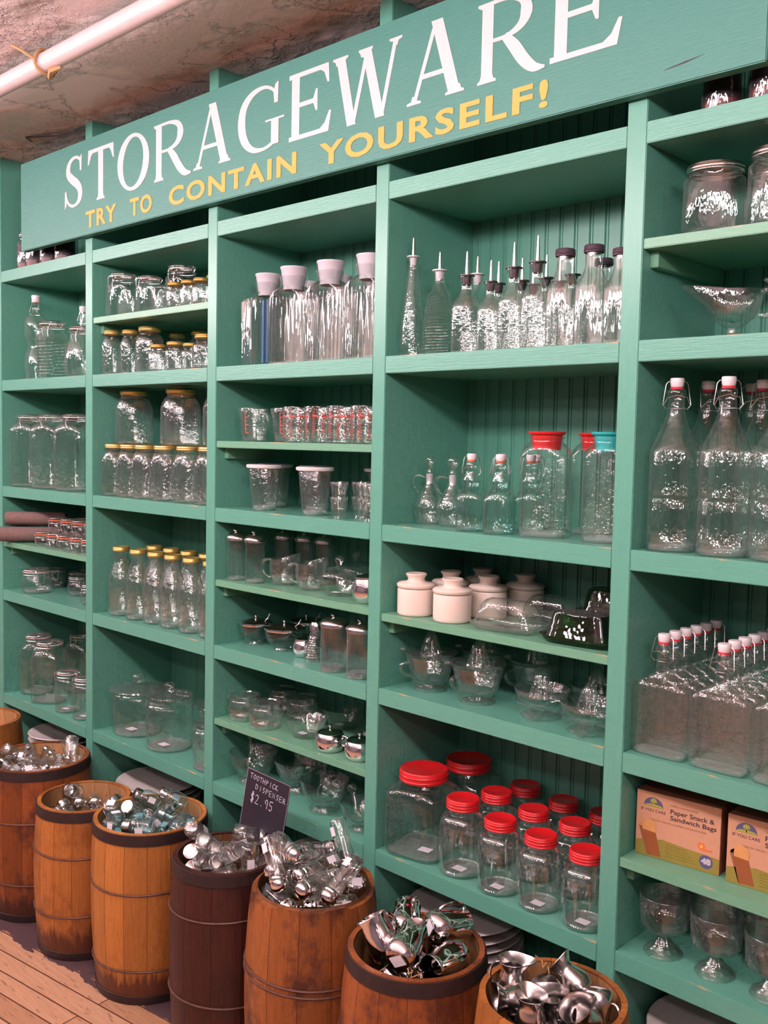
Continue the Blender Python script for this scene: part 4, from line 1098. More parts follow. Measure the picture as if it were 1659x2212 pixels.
series(k_redbig(), [(-1.461, .078), (-1.446, .226)], ZD, ['largest square glass jar with wide red lid, in front', 'largest square glass jar with wide red lid, behind at left'], 'jar', 'large red-lidded jars', rz=[.2, .1], scale=[1, .97])
series(k_redsmall(), [(-1.328, .060), (-1.217, .050), (-1.113, .050), (-1.005, .050), (-1.315, .165), (-1.205, .155), (-1.099, .155), (-.998, .160), (-1.296, .250), (-1.190, .250), (-1.084, .250)], ZD,
       ords('red-lidded fluted glass jar', 4, 'of the front row') + ords('red-lidded fluted glass jar', 4, 'of the middle row') + ords('red-lidded fluted glass jar', 3, 'of the back row'), 'jar', 'fluted red-lidded jars', scale=[1.10, 1.02, 1, 1, 1.05, 1, 1, 1, 1.05, 1, 1])

# ------------------------------------------------------------------ bay 4 (right)
series(k_wide(), [(-.805, .065), (-.685, .065), (-.74, .17)], 1.823, ['wide-mouth glass jar with silver lid, left one at the upper right', 'wide-mouth glass jar with silver lid, cut off by the picture edge', 'wide-mouth glass jar with silver lid, behind the other two'], 'jar', 'wide-mouth jars', rz=.4, scale=[1.06, 1.12, 1.05])
series(k_gravy(), [(-.765, .075), (-.62, .085)], ZA, ['footed glass gravy boat with long pouring lip', 'second footed glass gravy boat at the picture edge'], 'gravy boat', 'glass gravy boats', rz=[.25, .25], scale=[1.02, 1.02])
lt = series(k_liter(), [(-.854, .052), (-.757, .052), (-.660, .055), (-.842, .152), (-.738, .154), (-.80, .248), (-.64, .15), (-.70, .245)], ZB, ['tall swing-top glass bottle, leftmost in front', 'tall swing-top glass bottle, second in front', 'tall swing-top glass bottle in front, cut off by the picture edge', 'tall swing-top bottle, left one in the second row', 'tall swing-top bottle, middle one in the second row', 'tall swing-top bottle, left one in the deepest row', 'tall swing-top bottle, right one in the second row', 'tall swing-top bottle, right one in the deepest row'], 'bottle', 'tall swing-top bottles', rz=[.55, .5, .9, 1.2, .7, .7, .3, 1.0], scale=1.02)
fl = [(-.849, .034 + .042 * k) for k in range(6)] + [(-.735, .034 + .042 * k) for k in range(6)] + [(-.621, .034 + .042 * k) for k in range(6)]
nth = ['frontmost', 'second', 'third', 'fourth', 'fifth', 'rearmost']
flk = k_flask()
series(flk, fl[:12], ZC, [f'flat swing-top flask, {q} in the left file' for q in nth] + [f'flat swing-top flask, {q} in the second file' for q in nth], 'bottle', 'flat swing-top flasks', scale=1.01)
more(flk, fl[12:], ZC, 'flat swing-top flask in the file cut off by the picture edge', 'flat swing-top flasks', scale=1.01)
series(k_trifle(), [(-.840, .062), (-.738, .062), (-.636, .062), (-.79, .155), (-.69, .155)], ZD, ['footed glass dessert bowl, left one in front', 'footed glass dessert bowl, second in front', 'footed glass dessert bowl, cut off by the picture edge', 'footed glass dessert bowl, left one behind', 'footed glass dessert bowl, right one behind'], 'dessert glass', 'footed dessert bowls')
# paper bag boxes
M['kraft'] = simple('kraft_cardboard', (.56, .29, .17), .7, 0, .08, 60)
M['kraftside'] = simple('plain_brown_cardboard', (.27, .10, .05), .8, 0, .1, 60)
M['ink'] = simple('dark_brown_ink', (.035, .02, .03), .7)
M['fadedink'] = simple('faded_brown_ink', (.30, .13, .07), .7)
M['olive'] = simple('olive_green_print', (.28, .22, .035), .7, 0, .08)
M['oliveink'] = simple('olive_dark_ink', (.15, .115, .015), .7)
M['indigo'] = simple('muted_indigo_print', (.10, .09, .20), .7)
M['bagbrown'] = simple('brown_bag_print', (.30, .085, .022), .7, 0, .08)
M['bread'] = simple('bread_crust_print', (.62, .30, .10), .7, 0, .15, 200)
M['orangeprint'] = simple('orange_print', (.75, .16, .04), .7)
M['leafprint'] = simple('leaf_green_print', (.35, .34, .05), .7)
M['paleprint'] = simple('pale_grey_print', (.55, .48, .52), .7)
def flat(name, poly, m, parent, lvl=1, loc=(0, 0, 0)):
    o = obj(name, join(name, [prism(poly, -.00022 * lvl - .0002, -.0001)], False), m, parent); o.location = loc
    return o
def ell(cx, cz, rx, rz_, a0=0, a1=2 * pi, n=26):
    return [(cx + rx * cos(a0 + (a1 - a0) * k / n), cz + rz_ * sin(a0 + (a1 - a0) * k / n)) for k in range(n + (0 if a1 - a0 > 6.2 else 1))]
def k_box():
    t = thing('paper_bag_box', '', '')
    Wd, H, D = .160, .124, .066
    b = obj('carton', box('carton', 0, Wd, 0, D, 0, H, .0008), M['kraftside'], t)
    f = obj('front_panel', join('front_panel', [prism(rect(.0005, Wd - .0005, .0005, H - .0005), -.0003, .0002)], False), M['kraft'], t, 'pale kraft front with printing')
    y = -.0003
    def fp(name, poly, m, lvl=1): o = flat(name, poly, M[m], f, lvl); o.location = (0, y, 0); return o
    fp('green_band', [(.001, .001), (Wd - .001, .001), (Wd - .001, .030), (.10, .034), (.052, .038), (.001, .028)], 'olive')
    fp('half_round_logo', ell(.033, .098, .0185, .016, 0, pi), 'indigo')
    fp('logo_tree', [(.032, .098), (.034, .098), (.0335, .104), (.040, .105), (.038, .111), (.032, .113), (.027, .109), (.027, .104), (.0325, .104)], 'leafprint', 2)
    fp('logo_ground', [(.013, .0965), (.053, .0965), (.048, .1005), (.034, .1025), (.020, .1005)], 'leafprint', 2)
    fit_text('brand_words', 'IF YOU CARE', .009, .057, .0865, .0058, M['ink'], f, y, 0, 1.0, ext=.00015)
    fit_text('small_words', '100% Unbleached', .066, .117, .105, .0042, M['fadedink'], f, y, 0, ext=.00015)
    fit_text('title_words', 'Paper Snack &', .066, .148, .0915, .0088, M['ink'], f, y, .0001, ext=.00015)
    fit_text('title_words', 'Sandwich Bags', .066, .152, .0795, .0088, M['ink'], f, y, .0001, ext=.00015)
    fit_text('small_words', 'Ideal for snacks, cookies and sandwiches', .026, .134, .0705, .0040, M['fadedink'], f, y, 0, shear=.3, ext=.00015)
    fp('bag_back', [(.008, .060), (.014, .064), (.019, .058), (.027, .003), (.023, .004), (.006, .055)], 'kraftside')
    fp('bread_slice', ell(.0265, .058, .0135, .014, -.2, pi + .2) + [(.014, .046), (.039, .046)][::1], 'bread', 2)
    fp('bread_slice', ell(.0155, .057, .0085, .010, -.2, pi + .2), 'bread', 1)
    fp('paper_bag_picture', [(.0125, .050), (.039, .048), (.0505, .005), (.024, .004)], 'bagbrown', 3)
    fp('sun_mark', [(.126 + (.0085 if k % 2 else .0055) * cos(k * pi / 8), .046 + (.0085 if k % 2 else .0055) * sin(k * pi / 8)) for k in range(16)], 'orangeprint')
    fp('sun_band', rect(.129, .146, .039, .043), 'orangeprint', 1)
    fp('sun_centre', ell(.126, .046, .0032, .0032), 'yellow', 2)
    fp('count_circle', ell(.1355, .0195, .0125, .0125), 'indigo', 2)
    fit_text('count_number', '48', .1265, .1445, .0155, .0105, M['paleprint'], f, y - .0005, .0006, ext=.00015)
    for k in range(5):
        fit_text('fine_print', 'Made from unbleached paper, ideal for lunch' [:30 + 2 * k], .060, .098 + .0045 * k, .029 - .0052 * k, .0026, M['oliveink'], f, y - .0003, 0, ext=.0001)
    return t
series(k_box(), [(-.897, .045), (-.722, .052)], .684, ['kraft cardboard box of paper snack and sandwich bags, fully in view', 'kraft cardboard box of paper bags, cut off by the picture edge'], 'box', 'paper bag boxes', rz=[.10, .08])

# ------------------------------------------------------------------ jars of preserves on the top ledge
def k_preserve():
    t = E('preserve_jar')
    obj('jar_body', lathe('jar_body', jar_profile(.036, .122, .027, .088), 32), M['glass_wave'], t)
    obj('contents', lathe('contents', [(0, .006), (.032, .007), (.033, .085), (.024, .098), (0, .099)], 24, flutes(7, .05)), M['seal'], t, 'dark preserved fruit')
    obj('red_contents', lathe('red_contents', [(0, .0055), (.0325, .006), (.0332, .026), (0, .026)], 24), M['fill'], t)
    screw(.030, .119, .014, 'steel', t, 'metal_lid'); return t
series(k_preserve(), [(-3.372, .062), (-3.285, .05), (-3.20, .06), (-3.115, .07), (-.80, .07), (-.71, .06), (-.62, .07), (-.53, .07), (-.755, .15), (-.66, .15)], ZT, ['jar of dark preserves with a silver lid, left of the sign', 'jar of dark preserves half hidden under the left end of the sign', 'jar of preserves just showing below the sign, second from left', 'jar of preserves just showing below the sign, third from left', 'jar of dark preserves below the right end of the sign, leftmost', 'jar of dark preserves below the right end of the sign, second', 'jar of dark preserves below the right end of the sign, third', 'jar of dark preserves below the right end of the sign, rightmost', 'jar of dark preserves below the right end of the sign, back left', 'jar of dark preserves below the right end of the sign, back right'], 'jar', 'preserve jars on the top ledge')

# ------------------------------------------------------------------ stacks of platters on the bottom boards
def k_plate(R):
    t = obj('platter', lathe('platter', [(0, .001), (R * .62, .001), (R * .66, 0), (R * .68, .003), (R * .97, .016), (R, .0185), (R * .985, .0205), (R * .94, .019), (R * .66, .007), (0, .006)], 56), M['platter'])
    return t
def stack(x, y, n, R, where):
    o = k_plate(R); o.location = (x, y, .115); tag(o, f'white platter in the stack {where}', 'platter', f'platters {where}')
    for k in range(1, n):
        c = o.copy(); COL.objects.link(c); c.location = (x + random.uniform(-.003, .003), y + random.uniform(-.003, .003), .115 + .0212 * k)
        if k == n - 1: c['label'] = f'topmost white platter of the stack {where}'
stack(-3.29, .155, 12, .125, 'behind the leftmost barrels')
stack(-2.66, .150, 11, .135, 'behind the orange barrels')
stack(-1.85, .150, 11, .135, 'behind the price card')
stack(-1.385, .150, 12, .138, 'beside the barrel of steel pitchers')
stack(-.76, .150, 11, .135, 'at the bottom right corner')
dsk = obj('saucer', lathe('saucer', [(0, 0), (.012, .001), (.03, .003), (.032, .006), (.028, .006), (.012, .004), (0, .004)], 30), M['platter'])
dsk.location = (-2.10, .02, .135); dsk.rotation_euler = (1.2, .2, .3); tag(dsk, 'small white disc leaning just left of the price card', 'saucer')
dsk.location = (-2.06, .03, .134)
lid_ = obj('cap', lathe('cap', [(.022, 0), (.024, .002), (.024, .010), (.020, .014), (0, .015)], 24), M['orangeprint']); lid_.location = (-.66, .06, .115 + .0212 * 11 + .001)
tag(lid_, 'small orange cap on the platters at the bottom right', 'cap')
# ------------------------------------------------------------------ barrels
def barrel_wood(name, c1, c2, dark, patch=.0, nst=16):
    m, nt, out = mat(name)
    tc = N(nt, 'ShaderNodeTexCoord'); sp = N(nt, 'ShaderNodeSeparateXYZ'); L(nt, tc.outputs['Object'], sp.inputs[0])
    ang = math_(nt, 'ARCTAN2', sp.outputs[1], sp.outputs[0])
    a = math_(nt, 'ADD', math_(nt, 'MULTIPLY', ang, nst / (2 * pi)), 50.0)
    idx = math_(nt, 'FLOOR', a); fr = math_(nt, 'FRACT', a)
    wn = N(nt, 'ShaderNodeTexWhiteNoise'); wn.noise_dimensions = '1D'; L(nt, idx, wn.inputs['W'])
    g = noise(nt, coords(nt, (22, 22, 1.2)), 4, 5, .65)
    c = mix(nt, g, c1, c2)
    c = mix(nt, math_(nt, 'MULTIPLY', wn.outputs[0], .75), c, tuple(x * .5 for x in c1))
    gf = noise(nt, coords(nt, (90, 90, 3)), 4, 4, .7)
    c = mix(nt, math_(nt, 'MULTIPLY', math_(nt, 'GREATER_THAN', gf, .54), .28), c, tuple(x * .35 for x in c1))
    gap = math_(nt, 'LESS_THAN', fr, .022)
    c = mix(nt, math_(nt, 'MULTIPLY', gap, .85), c, tuple(x * .15 for x in c1))
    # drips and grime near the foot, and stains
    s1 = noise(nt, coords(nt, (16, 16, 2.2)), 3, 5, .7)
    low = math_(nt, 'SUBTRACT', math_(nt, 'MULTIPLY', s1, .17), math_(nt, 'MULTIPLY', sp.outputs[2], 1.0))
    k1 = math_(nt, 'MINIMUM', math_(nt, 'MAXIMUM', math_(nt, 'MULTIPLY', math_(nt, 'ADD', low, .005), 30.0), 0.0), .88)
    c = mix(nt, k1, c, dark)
    if patch:
        s2 = noise(nt, coords(nt, (5, 5, 4)), 1.6, 5, .7)
        k2 = math_(nt, 'MULTIPLY', math_(nt, 'MINIMUM', math_(nt, 'MAXIMUM', math_(nt, 'MULTIPLY', math_(nt, 'SUBTRACT', s2, .5), 8.0), 0.0), 1.0), patch)
        c = mix(nt, k2, c, dark)
    hh = math_(nt, 'SUBTRACT', g, math_(nt, 'MULTIPLY', gap, 1.0))
    pbr(nt, out, c, .45, 0, bump(nt, hh, .6, .002), .35, .05)
    return m
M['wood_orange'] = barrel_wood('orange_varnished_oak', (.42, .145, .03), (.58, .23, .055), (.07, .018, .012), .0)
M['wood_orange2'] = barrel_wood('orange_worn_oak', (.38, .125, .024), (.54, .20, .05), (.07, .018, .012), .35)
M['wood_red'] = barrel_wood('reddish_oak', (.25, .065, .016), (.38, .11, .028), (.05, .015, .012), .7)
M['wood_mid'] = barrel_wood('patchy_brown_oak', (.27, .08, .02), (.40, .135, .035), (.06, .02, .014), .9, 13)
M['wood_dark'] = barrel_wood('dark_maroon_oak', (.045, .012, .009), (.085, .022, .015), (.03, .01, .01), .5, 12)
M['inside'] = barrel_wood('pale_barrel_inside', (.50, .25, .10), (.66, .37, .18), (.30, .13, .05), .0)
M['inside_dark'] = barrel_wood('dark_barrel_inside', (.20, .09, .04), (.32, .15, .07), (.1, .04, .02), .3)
M['hoop'] = simple('dark_rusty_hoop', (.030, .016, .015), .5, .2, .4, 50, .3)
M['hoopwire'] = simple('rusty_wire_hoop', (.13, .06, .045), .5, .3, .4, 50)
M['straw'] = simple('straw_packing', (.55, .30, .12), .8, 0, .3, 80)
def barrel(x, y, H, rt, rb, rbot, m, mi, top_hoop, wires, label, foot=True, jag=0.0, name='wooden_barrel'):
    t = thing(name, label, 'barrel', (x, y, 0), 0, 'wooden barrels')
    t.rotation_euler = (0, 0, random.random() * 6)
    rnd = random.Random(int(H * 1000 + x * 777))
    n = 96
    def R(z):
        u = z / H; return rbot + (rt - rbot) * u + (rb - (rbot + rt) / 2) * 4 * u * (1 - u)
    sh = [1 + rnd.uniform(-.004, .004) for _ in range(16)]
    def shp(tt, r, z):
        q = sh[int((tt / (2 * pi) + .5) % 1 * 16) % 16]; return r * q * cos(tt), r * q * sin(tt)
    zz = [H * k / 14 for k in range(15)]
    outp = [(R(z), z) for z in zz]
    tops = [rnd.uniform(-jag, jag * .2) for _ in range(16)]
    prof = [(0, .004), (rbot - .004, .004), (rbot, 0)] + outp + [(rt - .011, H)] + [(R(z) - .012, z) for z in reversed(zz[8:14])]
    v, f = lat(prof, n, shp)
    if jag:
        o_ = []
        for X, Y, Z in v:
            if Z > H - .001:
                Z += tops[int((math.atan2(Y, X) / (2 * pi) + .5) % 1 * 16) % 16]
            o_.append((X, Y, Z))
        v = o_
    obj('staves', newmesh('staves', v, f), M[m], t)
    obj('inner_wall', lathe('inner_wall', [(R(z) - .0125, z) for z in (H - .16, H - .12, H - .08, H - .04, H - .003)], 64), M[mi], t, 'inner face of the staves')
    obj('straw_bed', lathe('straw_bed', [(0, H - .105), (R(H - .11) - .0127, H - .105)], 48), M['straw'], t, 'straw under the wares')
    def hoop(z, hgt, th, mm, nm='hoop', sag=0.0):
        p = [(R(z) * 1.004 + .0002, z), (R(z) * 1.004 + th, z + .0008), (R(z + hgt) * 1.004 + th, z + hgt - .0008), (R(z + hgt) * 1.004 + .0002, z + hgt)]
        obj(nm, lathe(nm, p, 64), M[mm], t)
    if top_hoop: hoop(H - .030, .028, .0022, 'hoop', 'top_hoop')
    for z in wires:
        q = R(z * H) * 1.004 + .0012
        pts = [(q * cos(a), q * sin(a), z * H + .0022 * sin(a * 2 + z * 9)) for a in [2 * pi * k / 60 for k in range(60)]]
        obj('wire_hoop', tube('wire_hoop', pts, .0024, 6, True), M['hoopwire'], t)
    if foot: hoop(.002, .022, .002, 'hoop', 'foot_hoop')
    return t
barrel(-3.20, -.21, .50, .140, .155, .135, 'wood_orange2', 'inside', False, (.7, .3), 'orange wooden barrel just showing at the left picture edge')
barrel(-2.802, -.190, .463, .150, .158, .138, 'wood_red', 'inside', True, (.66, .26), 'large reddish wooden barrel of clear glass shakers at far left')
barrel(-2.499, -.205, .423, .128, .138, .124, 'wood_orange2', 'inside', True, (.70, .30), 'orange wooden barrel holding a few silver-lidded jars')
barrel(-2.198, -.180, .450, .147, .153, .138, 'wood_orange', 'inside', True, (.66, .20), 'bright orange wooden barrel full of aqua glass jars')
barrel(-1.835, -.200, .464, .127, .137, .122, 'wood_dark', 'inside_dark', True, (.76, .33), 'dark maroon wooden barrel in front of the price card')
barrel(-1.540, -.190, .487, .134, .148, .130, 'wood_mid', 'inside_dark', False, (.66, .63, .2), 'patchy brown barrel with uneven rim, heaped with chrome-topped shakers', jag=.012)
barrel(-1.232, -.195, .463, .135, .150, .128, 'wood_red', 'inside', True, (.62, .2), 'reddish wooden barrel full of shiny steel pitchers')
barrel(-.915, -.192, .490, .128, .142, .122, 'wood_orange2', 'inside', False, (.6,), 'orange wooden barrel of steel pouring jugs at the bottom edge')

# ---- wares in the barrels (each lies as it fell)
def lie(parent, p0, label=None): pass
def w_a():
    t = E('glass_shaker')
    obj('bottle_body', lathe('bottle_body', [(0, -.040), (.014, -.042), (.020, -.038), (.021, -.02), (.017, .012), (.013, .024), (.012, .030)], 24, flutes(10, .03, -.035, .01)), M['glass_em'], t)
    obj('chrome_ball', lathe('chrome_ball', [(.0095, .028), (.0098, .032), (.008, .037), (.004, .040), (0, .0405)], 18), M['chrome'], t)
    sticker(.0212, 0, -.018, .020, t, (0, pi / 2, 0)); return t
def w_b():
    t = E('silver_lidded_jar')
    obj('jar_body', lathe('jar_body', [(0, -.033), (.015, -.035), (.020, -.031), (.021, -.02), (.021, .004), (.017, .012)], 28), M['glass_wave'], t)
    obj('silver_lid', lathe('silver_lid', [(.019, .010), (.020, .011)] + [(.0195 + .0008 * (k % 2), .012 + .0035 * k) for k in range(5)] + [(.019, .030), (.016, .033), (0, .0335)], 28), M['steel'], t)
    return t
def w_c():
    t = E('aqua_jar')
    obj('jar_body', lathe('jar_body', [(0, -.037), (.016, -.040), (.023, -.036), (.0245, -.022), (.0245, .002), (.020, .014), (.016, .020)], 28, flutes(9, .02)), M['aqua'], t)
    obj('silver_lid', lathe('silver_lid', [(.0165, .018), (.018, .019)] + [(.0175 + .0008 * (k % 2), .020 + .0034 * k) for k in range(5)] + [(.016, .037), (0, .038)], 26), M['steel'], t)
    sticker(0, 0, -.0405, .022, t, (pi, 0, .7)); sticker(.0250, 0, -.010, .020, t, (0, pi / 2, 0)); return t
def w_d():
    t = E('toothpick_dispenser')
    obj('jar_body', lathe('jar_body', [(0, -.039), (.017, -.0425), (.0215, -.038), (.0225, -.025), (.0205, -.005), (.0215, .015), (.019, .022)], 26, flutes(8, .02)), M['glass_em'], t)
    obj('metal_top', lathe('metal_top', [(.019, .021), (.0200, .022), (.0200, .031), (.0185, .034), (.006, .037), (0, .037)], 24), M['steel'], t)
    sticker(.0216, 0, -.005, .022, t, (0, pi / 2, 0)); return t
def w_e():
    t = E('salt_shaker')
    obj('jar_body', lathe('jar_body', [(0, -.056), (.015, -.060), (.0195, -.056), (.0195, -.03), (.0165, .0), (.0185, .022), (.018, .030)], 40, flutes(10, .035)), M['glass_rib'], t)
    obj('chrome_top', lathe('chrome_top', [(.0185, .028), (.0205, .030), (.0205, .036), (.019, .038), (.0200, .042), (.018, .051), (.011, .0575), (0, .0595)], 28), M['chrome'], t)
    sticker(0, 0, -.0603, .022, t, (pi, 0, 0)); sticker(.0203, 0, -.035, .020, t, (0, pi / 2, 0)); return t
def w_f():
    t = E('steel_pitcher')
    p = [(0, -.040), (.024, -.042), (.030, -.036), (.033, -.018), (.031, .010), (.026, .030), (.028, .042), (.0272, .043), (.025, .030), (.030, .008), (.031, -.018), (.027, -.036), (0, -.038)]
    def sp(tt, r, z):
        k = clamp01((z - .02) / .02) * max(0, cos(tt))**4; return r * cos(tt) * (1 + .35 * k), r * sin(tt)
    obj('pitcher_body', lathe('pitcher_body', p, 36, sp), M['chrome'], t)
    obj('handle', tube('handle', bez((-.026, 0, .034), (-.052, 0, .040), (-.050, 0, -.025), (-.030, 0, -.024), 12), .0032, 7), M['chrome'], t)
    sticker(0, 0, -.0418, .028, t, (pi, 0, .5)); return t
def w_g():
    t = E('steel_pouring_jug')
    p = [(0, -.034), (.020, -.035), (.0255, -.030), (.027, -.012), (.021, .010), (.019, .018), (.028, .033), (.0275, .034), (.018, .019), (.019, .010), (.0255, -.012), (.024, -.030), (0, -.032)]
    def sp(tt, r, z):
        k = clamp01((z - .012) / .02) * max(0, cos(tt))**3; return r * cos(tt) * (1 + .55 * k), r * sin(tt)
    obj('jug_body', lathe('jug_body', p, 36, sp), M['steel'], t)
    obj('handle', tube('handle', bez((-.024, 0, .028), (-.046, 0, .030), (-.044, 0, -.018), (-.026, 0, -.014), 10), .0026, 6), M['chrome'], t)
    sticker(0, 0, -.0352, .022, t, (pi, 0, .3)); return t
